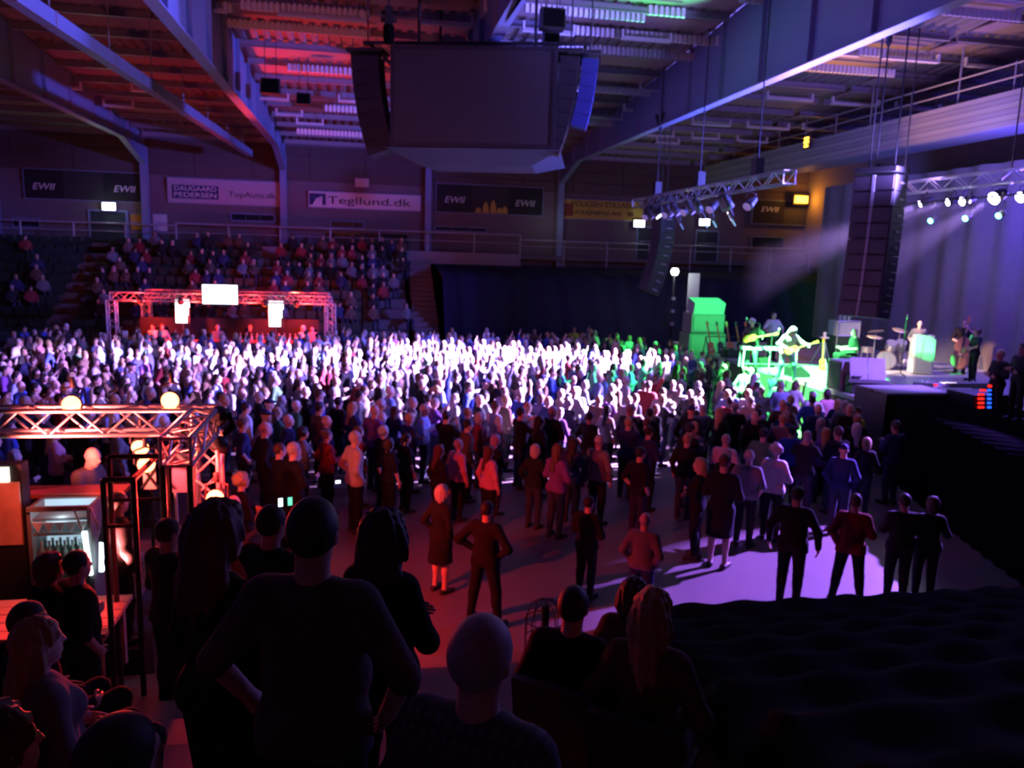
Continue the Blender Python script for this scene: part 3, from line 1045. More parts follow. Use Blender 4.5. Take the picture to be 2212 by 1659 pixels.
ewii(50, 364, 307, 437, (93, 403), (268, 409), 'black banner with pale EWII lettering above the green exit lamp', False)
ewii(943, 396, 1171, 466, (981, 432), (1133, 440), 'black banner with EWII lettering and yellow figures below the screen', True)
ewii(1628, 432, 1822, 490, (1662, 453), (1793, 459), 'black banner with EWII lettering behind the amber lamp', False)
t, w, h = banner(362, 384, 612, 446, mat('banner_lilac', (0.42, 0.37, 0.42), 0.8), 'pale banner with a blue boxed name and dark web address')
c = onb(422, 415, t)
MB().box(c, (w * 0.40, 0.012, h * 0.56)).build('name_box', M['inkb'], t)
letters('DAUGAARD', c + V3((0, -0.012, h * 0.13)), w * 0.36, h * 0.19, M['letw'], t)
letters('PEDERSEN', c + V3((0, -0.012, -h * 0.13)), w * 0.36, h * 0.19, M['letw'], t)
letters('TopAuto.dk', onb(545, 422, t), w * 0.42, h * 0.30, M['ink'], t)
t, w, h = banner(667, 413, 908, 456, M['bwhite'], 'wide white banner reading Tegllund.dk')
MB().box(onb(686, 430, t), (w * 0.145, 0.012, h * 0.74)).build('logo_box', M['inkb'], t)
lg = MB()
c = onb(686, 432, t)
for k_ in range(3):
    lg.prism([(-0.28 + 0.18 * k_, -0.3), (-0.12 + 0.18 * k_, -0.3), (0.02 + 0.12 * k_, 0.1 + 0.05 * k_), (-0.05 + 0.12 * k_, 0.12 + 0.05 * k_)], 0.01, (c + V3((0, -0.01, 0)), (1, 0, 0), (0, 0, 1), (0, -1, 0)))
lg.build('logo_mark', M['letw'], t)
letters('Tegllund.dk', onb(798, 436, t), w * 0.75, h * 0.62, M['ink'], t)
t, w, h = banner(1213, 430, 1388, 478, M['byell'], 'yellow banner for scaffolding hire with black lettering')
letters('POULSEN STILLADS', onb(1303, 443, t), w * 0.76, h * 0.27, M['ink'], t)
letters('UDLEJNING A/S   86', onb(1303, 461, t), w * 0.76, h * 0.27, M['ink'], t)
MB().box(onb(1228, 453, t), (w * 0.11, 0.012, h * 0.66)).build('emblem', mat('emblem_red', (0.25, 0.06, 0.03), 0.8), t)
p = aty(782, 395, WY - 0.1)
t = thing('notice_board', 'small pale board on the wall over the white banner', 'sign', p)
MB().box((0, 0, 0), (0.75, 0.05, 0.45)).build('board', M['bwhite'], t)
MB().box((0, 0, -0.24), (0.79, 0.07, 0.03)).box((0, 0, 0.24), (0.79, 0.07, 0.03)).build('edge_strip', M['steel'], t)

for i, (u0, v0, u1, v1) in enumerate([(195, 456, 276, 545), (1378, 492, 1425, 560), (1505, 500, 1545, 575)]):
    a, b = aty(u0, v0, WY), aty(u1, v1, WY)
    d = thing('door_%d' % (i + 1), None, None, ((a.x + b.x) / 2, WY, 5.0), kind='structure')
    w, h = b.x - a.x, a.z - 5.0
    MB().box((-w / 4, -0.04, h / 2), (w / 2 - 0.02, 0.06, h)).build('door_leaf', M['door'], d)
    MB().box((w / 4, -0.04, h / 2), (w / 2 - 0.02, 0.06, h)).build('door_leaf', M['door'], d)
    MB().box((0, -0.05, h + 0.05), (w + 0.2, 0.1, 0.1)).box((-w / 2 - 0.05, -0.05, h / 2), (0.1, 0.1, h)).box((w / 2 + 0.05, -0.05, h / 2), (0.1, 0.1, h)).build('door_frame', M['steel'], d)
    rod('push_bar', (-w / 2 + 0.1, -0.1, 1.05), (w / 2 - 0.1, -0.1, 1.05), 0.025, M['rail'], d)
for i, (u0, v0, u1, v1) in enumerate([(28, 472, 85, 490), (500, 462, 592, 478), (715, 478, 785, 492), (700, 500, 880, 516), (940, 490, 1050, 500), (1625, 512, 1690, 540)]):
    a, b = aty(u0, v0, WY - 0.03), aty(u1, v1, WY - 0.03)
    wn = thing('window_%d' % (i + 1), None, None, ((a.x + b.x) / 2, WY - 0.03, (a.z + b.z) / 2), kind='structure')
    w, h = b.x - a.x, abs(a.z - b.z)
    for k_ in range(3):
        block('pane', ((k_ - 1) * w / 3, 0, 0), (w / 3 - 0.05, 0.04, h), M['dark'], wn)
    f = MB()
    for s_ in (-1, 1):
        f.box((0, -0.01, s_ * (h / 2 + 0.03)), (w + 0.12, 0.08, 0.06)).box((s_ * (w / 2 + 0.03), -0.01, 0), (0.06, 0.08, h))
    f.build('window_frame', M['steel'], wn)
for (u0, v0, u1, v1, m, l) in [(282, 462, 318, 498, 'orange', 'orange poster beside the dark double door'), (330, 462, 362, 500, 'bwhite', 'faded pale poster right of the orange one')]:
    a, b = aty(u0, v0, WY - 0.05), aty(u1, v1, WY - 0.05)
    t = thing('poster', l, 'poster', ((a.x + b.x) / 2, WY - 0.06, (a.z + b.z) / 2))
    MB().box((0, 0, 0), (b.x - a.x, 0.02, a.z - b.z)).build('sheet', M[m], t)
    MB().box((0, -0.005, 0.0), (b.x - a.x + 0.06, 0.02, 0.04)).box((0, -0.005, (a.z - b.z) / 2), (b.x - a.x + 0.06, 0.03, 0.04)).build('holder', M['steel'], t)


def exitlamp(u, v, lab, w=0.62, h=0.36, m=None, Y_=WY - 0.3):
    p = aty(u, v, Y_)
    t = thing('exit_lamp', lab, 'exit lamp', p)
    MB().box((0, 0.06, 0), (w * 1.08, 0.10, h * 1.15)).build('housing', M['steel'], t)
    MB().box((0, -0.01, 0), (w, 0.04, h)).build('lit_panel', m or E_exit, t)
    MB().box((0, 0.20, 0), (0.12, 0.20, 0.12)).build('bracket', M['steel'], t)
    return t


exitlamp(235, 446, 'white green exit lamp over the dark double door')
exitlamp(1381, 483, 'white exit lamp beside the yellow banner')
exitlamp(1522, 480, 'white exit lamp under the tilted stage lanterns')
for p_ in ((-13, 44.5, 7.0), (10.5, 44.5, 7.0)):
    point('exit_light', p_, 8, (0.8, 1.0, 0.9), 0.2)
# amber lamp at the far wall behind the stage
p = aty(1731, 431, WY - 0.55)
t = thing('amber_beacon', 'glowing amber lamp on the wall behind the stage trusses', 'lamp', p)
MB().box((0, 0.1, 0), (1.0, 0.12, 0.62)).build('housing', M['black'], t)
for k_ in range(3):
    MB().box(((k_ - 1) * 0.29, 0, 0), (0.25, 0.08, 0.42)).build('lit_cell', E_amber, t)
MB().box((0, 0.34, 0.0), (0.3, 0.42, 0.2)).build('wall_arm', M['steel'], t)
point('amber_light', (p.x, p.y - 0.4, p.z), 110, (1.0, 0.38, 0.03), 0.2)
p = atx(1742, 307, 19.4)
t = thing('amber_reflection', 'small amber reflection built as glowing bars on the catwalk girder', 'lamp', p)  # orange reflection shaped as glowing bars; the housing is only its backing
MB().box((0.06, 0, 0), (0.10, 0.5, 0.55)).build('housing', M['black'], t)
for k_, s_ in ((0.16, 0.30), (0.0, 0.34), (-0.17, 0.26)):
    MB().box((0, 0.0, k_), (0.05, s_, 0.09)).build('glow_bar', E_amber, t)

# walkway, guard rail and far stand
RY = 44.3
wk = struct(MB().box((0, (RY + WY) / 2, 4.9), (XR - XL, WY - RY, 0.2)).build('floor_walkway', M['conc']))
segs = [(-27, -9.7, 6.0), (-9.7, 8.6, 6.12), (8.6, 26.5, 5.85)]
labs = ['grey guard rail above the seats at the left', 'grey guard rail along the walkway below the banners', 'lower grey guard rail behind the stage end']
for (xa, xb, zt), lab in zip(segs, labs):
    t = thing('guard_rail', lab, 'railing', ((xa + xb) / 2, RY, 5.0))
    org = t.location
    n = int((xb - xa) / 2.45)
    for i in range(n + 1):
        x_ = xa + (xb - xa) * i / n
        rod('rail_post', (x_, RY, 4.3), (x_, RY, zt), 0.045, M['rail'], t, org)
    rod('top_rail', (xa, RY, zt), (xb, RY, zt), 0.045, M['rail'], t, org)
    rod('middle_rail', (xa, RY, (zt + 5) / 2 + 0.1), (xb, RY, (zt + 5) / 2 + 0.1), 0.02, M['rail'], t, org)
    if zt > 6.0:
        MB(org).box(((xa + xb) / 2, RY - 0.06, 4.72), (xb - xa, 0.05, 0.7)).build('parapet_panel', mat('parapet', (0.30, 0.25, 0.27), 0.9, 0, 0.1, 1), t)

NROW, RP, RR, SY = 10, 0.86, 0.45, 35.7
st = MB()
for k in range(NROW):
    st.box((-12.5, SY + RP * (k + 0.5) + (NROW - k) * 0, (0.4 + RR * k) / 2), (29.0, RP, 0.4 + RR * k))
far_stand = struct(st.build('floor_far_stand', M['conc']), 'stepped far stand')
# stairs in the far stand
st = MB()
for k in range(NROW * 2):
    st.box((2.9, SY + RP * 0.5 * (k + 0.5), (0.2 + RR * 0.5 * k) / 2 + 0.1), (1.2, RP * 0.5, 0.2 + RR * 0.5 * k))
struct(st.build('floor_stairs', mat('stair_concrete', (0.22, 0.19, 0.19), 0.9)), 'steps between seats and black drape')
# black drape over the closed stand at the right
dm = MB()
n = 120
pts = []
for i in range(n + 1):
    x_ = 3.7 + (26.5 - 3.7) * i / n
    yo = 0.12 * math.sin(i * 0.9) + 0.05 * math.sin(i * 2.3)
    pts.append((x_, 36.3 + yo))
vs = [(x_, y_, 0.0) for x_, y_ in pts] + [(x_, y_ + 2.3, 3.9) for x_, y_ in pts] + [(x_, y_ + 7.9, 4.4) for x_, y_ in pts]
fs = [(i, i + 1, n + 2 + i, n + 1 + i) for i in range(n)] + [(n + 1 + i, n + 2 + i, 2 * n + 3 + i, 2 * n + 2 + i) for i in range(n)]
dm.add(vs, fs)
o = dm.build('stand_drape', mat('navy_drape', (0.022, 0.022, 0.05), 0.95, 0, 0.2, 6, spec=0.1), None, True)
tag(o, 'dark navy drape covering the empty stand right of the stairs', 'drape')

# plastic seats of the far stand
sm = MB().box((0, 0.02, 0.40), (0.42, 0.40, 0.05)).box((0, 0.22, 0.62), (0.42, 0.05, 0.42), Matrix.Rotation(-0.15, 3, 'X'), (0.9, 1)).box((0, 0.1, 0.19), (0.06, 0.06, 0.38)).mesh('stadium_seat', M['seat'])
SEATS = []
for k in range(NROW):
    for i in range(52):
        x_ = -26.4 + 0.52 * i
        if -13.4 < x_ < -12.4 or -5.2 < x_ < -4.4:
            continue
        SEATS.append((x_, SY + RP * k + 0.45, 0.4 + RR * k))
LEFT = [q for q in SEATS if q[0] < -13.4]
ORD = ['first', 'second', 'third', 'fourth', 'fifth', 'sixth', 'seventh', 'eighth', 'ninth', 'tenth', 'eleventh', 'twelfth', 'thirteenth', 'fourteenth', 'fifteenth', 'sixteenth', 'seventeenth', 'eighteenth', 'nineteenth', 'twentieth',
       'twenty-first', 'twenty-second', 'twenty-third', 'twenty-fourth', 'twenty-fifth', 'twenty-sixth']
for q in LEFT[:230]:
    row_ = round((q[1] - SY - 0.45) / RP)
    nth = round((-13.4 - q[0]) / 0.52)
    o = link(bpy.data.objects.new('stadium_seat', sm))
    o.location = q
    tag(o, 'empty dark green seat, left far block, %s row up, %s from the aisle' % (ORD[row_], ORD[min(nth, 25)]), 'seat', 'seats in the left block of the far stand')
rest = [q for q in SEATS if q[0] >= -13.4] + LEFT[230:]
mb = MB()
for q in rest:
    mb.box((q[0], q[1] + 0.02, q[2] + 0.40), (0.42, 0.40, 0.05)).box((q[0], q[1] + 0.22, q[2] + 0.62), (0.42, 0.05, 0.42))
tag(mb.build('seating', M['seat']), 'dark plastic seats filling the rest of the far stand', 'seating', None, 'stuff')
# ------------------------------------------------------------------ trusses and lamps


def truss(name, label, a, b, size, m, nb, r=0.025, group=None, cat='truss', up=(0, 0, 1), parent=None, org=None):
    """box truss: four chords and zigzag braces, each bar a part"""
    a, b = V3(a), V3(b)
    if parent is None:
        org = (a + b) / 2
        t = thing(name, label, cat, org, 0, group)
    else:
        t = parent
    d = (b - a).normalized()
    s_ = d.cross(V3(up)).normalized()
    u_ = s_.cross(d)
    h = size / 2
    cs = [(s_ * x + u_ * y) * h for x, y in ((-1, -1), (1, -1), (1, 1), (-1, 1))]
    for c in cs:
        rod('chord', a + c, b + c, r, m, t, org)
    L = (b - a).length
    for i in range(nb):
        p0, p1 = a + d * (L * i / nb), a + d * (L * (i + 1) / nb)
        for j in range(4):
            c0, c1 = cs[j], cs[(j + 1) % 4]
            if i % 2:
                c0, c1 = c1, c0
            rod('brace', p0 + c0, p1 + c1, r * 0.55, m, t, org, 6)
    for p in (a, b):
        for j in range(4):
            rod('end_bar', p + cs[j], p + cs[(j + 1) % 4], r * 0.7, m, t, org, 6)
    return t


def parcan(loc, tgt, lensmat, label, group, r=0.11, ln=0.30, yoke=0.25, hang=True):
    loc, tgt = V3(loc), V3(tgt)
    t = thing('stage_lamp', label, 'stage lamp', loc, 0, group)
    d = (tgt - loc).normalized()
    q = d.to_track_quat('Z', 'Y')
    MB().lathe((0, 0, 0), [(r * 0.55, -ln), (r * 0.8, -ln * 0.8), (r, -ln * 0.3), (r * 1.06, 0.0)], 14, q).build('can', M['black'], t, True)
    MB().lathe(d * 0.002, [(r * 0.95, 0.0), (r * 0.95, 0.012)], 14, q).build('lens', lensmat, t)
    s_ = d.cross(V3((0, 0, 1))).normalized() * (r * 1.2)
    uz = V3((0, 0, yoke if hang else -yoke))
    c = -d * ln * 0.4
    MB().tube([c + s_, c + s_ + uz * 0.8, c + uz, c - s_ + uz * 0.8, c - s_], 0.014, 6).build('yoke', M['black'], t)
    rod('clamp', c + uz, c + uz * 1.5, 0.03, M['black'], t)
    return t


# front truss over the stage lip and its hanging lanterns
fa, fb = atx(1375, 440, 11.0), atx(1705, 386, 11.0)
fz = 7.25
ft = truss('lighting_truss', 'tilted looking silver truss with dark lanterns hung over the stage lip', (11.0, fa.y, fz), (11.0, fb.y, fz), 0.34, M['alu'], 22)
for i in range(3):
    y = fb.y + (fa.y - fb.y) * (0.15 + 0.33 * i)
    rod('hoist_chain', (11, y, fz + 0.2), (11, y, roofz(y)), 0.02, M['black'], ft, ft.location)
    MB(ft.location).box((11, y, fz + 0.42), (0.25, 0.3, 0.5)).build('hoist', M['black'], ft)
n = 13
lm = ['dark lantern, first from the far end of the front truss', 'dark lantern, second from the far end of the front truss', 'lantern showing a small white lens near the far end of the front truss'] + \
     ['dark lantern hung on the front truss, place %s from its far end' % w for w in ('four', 'five', 'six', 'seven', 'eight', 'nine', 'ten', 'eleven', 'twelve', 'thirteen')]
dl = emat('lantern_lens_dim', (0.5, 0.35, 0.8), 0.25)
for i in range(n):
    y = fa.y + (fb.y - fa.y) * (0.10 + 0.68 * i / (n - 1))
    tg = (15, y - 3 + 6 * random.random(), 1.5) if i % 3 else (4, y - 4, 1)
    parcan((11.0 + random.uniform(-0.15, 0.2), y, fz - 0.62), tg, E_exit if i == 2 else dl, lm[i], None, 0.14, 0.48, 0.33)
    if i in (5, 8, 9, 11):
        p = (11.15, y + 0.2, fz - 0.95)
        t = thing('barn_door', 'flat metal shutter flap catching violet light, lantern %s of the front truss' % ('six', 'nine', 'ten', 'twelve')[(5, 8, 9, 11).index(i)], 'shutter', p)
        MB().box((0, 0, 0), (0.05, 0.42, 0.30), Matrix.Rotation(0.6, 3, 'X') @ Matrix.Rotation(-0.7, 3, 'Y')).build('flap', M['alu'], t)
        rod('hinge_bar', (0, -0.1, 0.1), (-0.12, -0.15, 0.28), 0.02, M['black'], t)

# back truss with the bright violet lamps and small green ones below
bt = truss('lighting_truss', 'violet lit silver truss with glaring lamps at the stage rear', (17.5, 25.2, 7.55), (17.5, 12.0, 7.55), 0.36, M['alu'], 24)
for i in range(3):
    y = 24.0 - 4.5 * i
    rod('hoist_chain', (17.5, y, 7.7), (17.5, y, roofz(y)), 0.02, M['black'], bt, bt.location)
TG = [(7, 27.6, 1.4), (0.5, 25.5, 1.2), (-5.5, 22.5, 1.2), (7.2, 18.6, 1.3), (3.5, 16.6, 0.8), (7.3, 11.1, 0)]
nm5 = ['first', 'second', 'third', 'fourth', 'fifth']
for i, (b, tg) in enumerate(zip(BACK + [(17.4, 16.0, 6.95)], TG)):
    bb = V3(b) + (V3(b) - V3(tg)).normalized() * 0.12
    parcan(bb, tg, E_white, 'glaring white violet lamp on the rear truss, %s from the far end' % (nm5 + ['sixth'])[i], 'violet lamps of the rear truss', (0.10, 0.11, 0.13, 0.19, 0.15, 0.15)[i], 0.42, 0.30)
for i, (u, v) in enumerate(((1946, 478), (2010, 477), (2085, 472), (2157, 466))):
    p = atx(u, v, 17.2)
    parcan(p, (6, p.y - 3, 1), E_green, 'small glowing green lamp under the rear truss, %s from the far end' % nm5[i], 'green lamps of the rear truss', 0.09, 0.25, 0.40)
    rod_t = p
t = thing('lamp_bar', 'thin dark bar carrying the small green lamps', 'bar', (17.3, 21, 7.0))
rod('tube', (17.3, 24.5, 7.02), (17.3, 17.0, 7.02), 0.03, M['black'], t, t.location)
for y in (24.2, 21.0, 18.0):
    rod('drop_bar', (17.3, y, 7.02), (17.42, y, 7.4), 0.02, M['black'], t, t.location)

# ------------------------------------------------------------------ flown loudspeakers


def line_array(label, top, n, w, h, dep, yaw, curve0, curve1, twin):
    t = thing('line_array', label, 'loudspeaker', top, yaw)
    fr = MB()
    fr.box((0, 0, 0.12), (dep * 1.1, w * 1.0, 0.12)).box((dep * 0.3, 0, 0.22), (dep * 1.3, 0.12, 0.10))
    fr.build('fly_frame', M['black'], t)
    for s_ in (-1, 1):
        rod('chain', (0, s_ * w * 0.3, 0.15), (0, s_ * w * 0.3, roofz(top[1]) - top[2]), 0.02, M['black'], t)
    p = V3((0, 0, 0))
    ang = curve0
    for i in range(n):
        R_ = Matrix.Rotation(ang, 3, 'Y')
        c = p + R_ @ V3((0, 0, -h / 2))
        mb = MB()
        mb.box(c, (dep, w, h * 0.95), R_)
        box_ = mb.build('cabinet', M['black'], t)
        gm = MB()
        if twin:
            for s_ in (-1, 1):
                gm.box(c + R_ @ V3((-dep / 2 - 0.012, s_ * w * 0.26, 0)), (0.02, w * 0.42, h * 0.82), R_)
        else:
            gm.box(c + R_ @ V3((-dep / 2 - 0.012, 0, 0)), (0.02, w * 0.9, h * 0.82), R_)
        gm.build('grille', M['grille'], box_)
        if twin:
            MB().box(c + R_ @ V3((-dep / 2 - 0.014, 0, 0)), (0.03, w * 0.07, h * 0.96), R_).build('centre_strip', M['case'], box_)
        hm = MB()
        for s_ in (-1, 1):
            hm.box(c + R_ @ V3((dep * 0.1, s_ * (w / 2 + 0.01), 0)), (dep * 0.35, 0.02, h * 0.12), R_)
        hm.build('side_handle', M['galv'], box_)
        p = p + R_ @ V3((0, 0, -h))
        ang += (curve1 - curve0) / n
    return t


M['grille'] = mat('speaker_grille', (0.035, 0.03, 0.04), 0.7, 0, 0.3, 60)
pa = atx(1893, 388, 12.2)
line_array('tall black speaker column nearest the camera, hung by the stage wing', (12.25, pa.y - 0.1, 7.15), 9, 1.02, 0.38, 0.62, 0.0 + 0.50, 0.0, 0.12, True)
line_array('thin curved speaker column at the far stage corner', (12.0, 31.3, 7.15), 10, 1.0, 0.36, 0.62, 0.0, -0.10, 0.42, False)

# ------------------------------------------------------------------ hanging screen with side speakers
sz = -D2R(16)
sc_ = V3((2.85, 22.0, 9.15))
t = thing('hanging_screen', 'large dark grey screen hung under the roof in the middle of the hall', 'screen', sc_, sz)
w, h = 4.30, 2.42
MB().box((0, 0, 0), (w, 0.10, h)).build('screen_face', M['screen'], t)
f = MB()
for s_ in (-1, 1):
    f.box((0, 0.12, s_ * (h / 2 + 0.05)), (w + 0.2, 0.4, 0.10)).box((s_ * (w / 2 + 0.05), 0.12, 0), (0.10, 0.4, h))
f.build('frame', M['black'], t)
# the other faces of the hanging cube
fb_ = MB()
fb_.box((-w / 2 + 0.05, 2.1, 0), (0.12, 3.9, h)).box((w / 2 - 0.05, 2.1, 0), (0.12, 3.9, h)).box((0, 4.1, 0), (w, 0.12, h))
fb_.build('side_panel', M['black'], t)
bm = MB()
vs = [(x_ * (w / 2 + 0.25), y_, -h / 2 - 0.12) for x_, y_ in ((-1, -0.1), (1, -0.1), (1, 4.3), (-1, 4.3))] + [(x_ * w * 0.36, y_, -h / 2 - 0.42) for x_, y_ in ((-1, 1.2), (1, 1.2), (1, 3.2), (-1, 3.2))]
bm.add(vs, [(0, 1, 5, 4), (1, 2, 6, 5), (2, 3, 7, 6), (3, 0, 4, 7), (4, 5, 6, 7), (3, 2, 1, 0)])
bm.build('under_tray', mat('blue_grey_sheet', (0.035, 0.037, 0.07), 0.8), t)
for x_ in (-1.6, 1.6):
    for y_ in (0.5, 3.6):
        rod('suspension_rod', (x_, y_, h / 2), (x_, y_, 3.6), 0.04, M['black'], t)
tr = MB()
tr.box((0, 0.3, h / 2 + 0.25), (w + 1.9, 0.08, 0.08)).box((0, 3.6, h / 2 + 0.25), (w + 1.9, 0.08, 0.08))
for x_ in (-w / 2 - 0.8, -w / 2, w / 2, w / 2 + 0.8):
    tr.box((x_, 2.0, h / 2 + 0.25), (0.08, 3.4, 0.08))
for k_ in range(9):
    tr.box((-w / 2 + w * k_ / 8, 0.3, h / 2 + 0.14), (0.05, 0.05, 0.2))
tr.build('top_frame', M['black'], t)
Rz_ = Matrix.Rotation(sz, 3, 'Z')


def side_array(label, lx, ly, tilt, yaw, m, n, wd, dp, hh, toplen):
    base = sc_ + Rz_ @ V3((lx, ly, h / 2 - 0.02))
    s_ = thing('side_speaker', label, 'loudspeaker', base, sz + yaw)
    a = MB()
    a.box((0, 0, 0.06), (wd * 1.35, dp * 1.1, 0.08)).box((-wd * 0.6, 0, -0.05), (0.06, 0.06, 0.3)).box((wd * 0.6, 0, -0.05), (0.06, 0.06, 0.3))
    a.build('bracket', M['black'], s_)
    p = V3((0, 0, -0.1))
    ang = 0.05
    for i in range(n):
        R_ = Matrix.Rotation(ang * tilt, 3, 'Y')
        MB().box(p + R_ @ V3((0, 0, -hh / 2)), (wd, dp, hh * 0.96), R_).build('cabinet', m, s_)
        p = p + R_ @ V3((0, 0, -hh))
        ang += 0.045
    rod('chain', (0, 0, 0.1), (0, 0, roofz(base.y) - base.z), 0.02, M['black'], s_)
    return s_


side_array('tall black speaker stack leaning at the left side of the hanging screen', -w / 2 - 0.88, 0.5, -1.0, 0.0, M['black'], 7, 0.75, 0.7, 0.37, 1)
side_array('black speaker stack at the right side of the hanging screen', w / 2 + 0.42, 0.35, 1.0, 0.0, M['black'], 7, 0.50, 0.6, 0.36, 1)
side_array('blue speaker back beyond the right edge of the hanging screen', w / 2 + 0.95, 0.5, 1.0, 0.0, M['blueb'], 5, 0.42, 0.5, 0.36, 1)

# ------------------------------------------------------------------ stage
SX, SZ = 13.0, 1.5
sp = thing('stage_platform', 'bright green lit stage platform with dark front', None, (SX, 24, 0), kind='structure')
org = (SX, 24, 0)
for i in range(6):
    for j in range(8):
        block('deck_panel', (SX + 0.82 + 1.63 * i, 15.4 + 2.25 * j, SZ - 0.06), (1.62, 2.24, 0.12), M['stage'], sp, org)
for j in range(8):
    block('front_panel', (SX - 0.01, 15.4 + 2.25 * j, 0.69), (0.05, 2.24, 1.38), M['skirt'], sp, org)
MB(org).box((SX + 4.9, 14.25, 0.69), (9.8, 0.05, 1.38)).build('side_panel', M['skirt'], sp)
# backdrop curtain
cm = MB()
n = 150
vs = []
for z_ in (1.5, 8.6):
    for i in range(n + 1):
        y_ = 8.0 + (35.0 - 8.0) * i / n
        vs.append((21.3 + 0.10 * math.sin(i * 0.85) + 0.06 * math.sin(i * 0.31 + z_ * 0.02), y_, z_))
cm.add(vs, [(i, i + 1, n + 2 + i, n + 1 + i) for i in range(n)])
bd = cm.build('backdrop_curtain', M['curtain'], None, True)
tag(bd, 'tall grey violet backdrop curtain behind the band', 'curtain')
# black drape of the stage wing
cm = MB()
n = 90
p0, p1 = V3((12.75, 17.3, 0)), V3((10.3, 9.9, 0))
vs = []
for z_ in (0.0, 1.95):
    for i in range(n + 1):
        p = p0.lerp(p1, i / n)
        vs.append((p.x + 0.03 * math.sin(i * 1.3) - 0.25 * math.sin(PI * i / n) * 0.6, p.y, z_))
for i in range(n + 1):
    p = p0.lerp(p1, i / n)
    vs.append((p.x + 3.5, p.y, 1.6))
cm.add(vs, [(i, i + 1, n + 2 + i, n + 1 + i) for i in range(n)] + [(n + 1 + i, n + 2 + i, 2 * n + 3 + i, 2 * n + 2 + i) for i in range(n)])
tag(cm.build('wing_drape', M['drape'], None, True), 'long black drape hiding the stage wing at the right', 'drape')

# flight cases, racks and monitor cases at the wing
p = atz(1838, 832, 2.05)
c = V3((12.9, 17.4, 1.0))
t = thing('flight_case', 'big black case at the wing with violet lit split top', 'case', (13.2, 17.2, 0))
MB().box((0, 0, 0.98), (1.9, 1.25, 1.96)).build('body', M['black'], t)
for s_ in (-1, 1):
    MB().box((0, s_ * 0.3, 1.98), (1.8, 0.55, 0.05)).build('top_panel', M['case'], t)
lid = MB()
for s_ in (-1, 1):
    pass
for i in range(3):
    rod('edge_trim', (-0.95, -0.63 + 0.63 * i, 1.985), (0.95, -0.63 + 0.63 * i, 1.985), 0.018, M['black'], t)
a, b = atx(1835, 772, 13.6), atx(1912, 772, 13.6)
p = atx(1874, 798, 13.6)
t = thing('case_lid', 'slanted pale panel in two halves glowing violet above the wing case', 'panel', p)
Rl = Matrix.Rotation(D2R(-11) - 0.15, 3, 'Z') @ Matrix.Rotation(-0.45, 3, 'X')
for s_ in (-1, 1):
    MB().box(Rl @ V3((s_ * 0.235, 0, 0)), (0.45, 0.04, 0.66), Rl).build('panel', M['case'], t)
MB().box(Rl @ V3((0, 0.06, -0.38)), (1.05, 0.35, 0.10), Rl).build('hinge_rail', M['black'], t)
MB().box(Rl @ V3((0, 0.25, -0.3)) + V3((0, 0.1, -0.25)), (0.95, 0.5, 0.9)).build('back_box', M['black'], t)
# violet block left of it
p = atz(1812, 840, 1.5)
t = thing('monitor_speaker', 'purple lit upright speaker at the near corner of the stage', 'loudspeaker', (13.45, 20.05, 1.5))
MB().box((0, 0, 0.42), (0.75, 0.7, 0.84)).build('cabinet', M['case'], t)
MB().box((-0.385, 0, 0.42), (0.02, 0.62, 0.74)).build('grille', M['grille'], t)
# effect racks with meters
p = atz(2130, 858, 2.0)
t = thing('amplifier_rack', 'dark rack with columns of red and blue lights at the right edge', 'rack', (14.4, 16.2, 0.0))
MB().box((0, 0, 1.05), (0.95, 0.9, 2.1)).build('cabinet', M['black'], t)
q = aty(2130, 862, 15.72)
for i in range(5):
    u0 = 2119 + (0 if i else 4)
    for uu, ww, m in ((u0, 0.15, E_ledr), (2137, 0.09, E_ledb)):
        c = aty(uu, 843 + 9.2 * i, 15.72)
        MB(t.location).box(c, (ww, 0.03, 0.045)).build('meter_light', m, t)
c = aty(2134, 891, 15.72)
MB(t.location).box(c, (0.11, 0.03, 0.04)).build('meter_light', E_ledb, t)
c = aty(2138, 834, 15.72)
MB(t.location).lathe(c, [(0.03, -0.03), (0.05, 0), (0.03, 0.03)], 8).build('warning_light', E_ledr, t)
t = thing('mixing_desk', 'dark mixing desk with a glowing sheet beside the wing racks', 'mixing desk', (15.6, 18.4, 1.5))
MB().box((0, 0, 0.40), (1.9, 0.8, 0.12), Matrix.Rotation(-0.12, 3, 'X')).build('desk_top', M['case'], t)
for x_ in (-0.85, 0.85):
    MB().box((x_, 0, 0.2), (0.08, 0.6, 0.4)).build('leg', M['black'], t)
MB().box((-0.25, -0.05, 0.475), (0.32, 0.26, 0.01), Matrix.Rotation(-0.12, 3, 'X')).build('glow_sheet', emat('glow_sheet', (1.0, 0.85, 0.95), 1.6), t)  # sheet glows by emission, its lit look is put into the material
lg_ = MB()
for i in range(9):
    for j in range(4):
        lg_.box((-0.8 + 0.2 * i, -0.28 + 0.18 * j, 0.47 - 0.0), (0.03, 0.05, 0.03))
lg_.build('fader', M['white'], t)
MB().lathe((-0.62, -0.35, 0.47), [(0.03, 0), (0.045, 0.03), (0.02, 0.05)], 8).build('desk_lamp', emat('pink_lamp', (1, 0.6, 0.9), 4), t)
t = thing('rack_case', 'low black rack with one red light in front of the desk', 'rack', (14.2, 17.4, 1.5))
MB().box((0.6, -0.3, 0.22), (1.3, 0.7, 0.44)).build('cabinet', M['black'], t)
c = aty(2021, 832, 16.74)
MB(t.location).lathe(c, [(0.03, -0.03), (0.05, 0), (0.03, 0.03)], 8).build('warning_light', E_ledr, t)

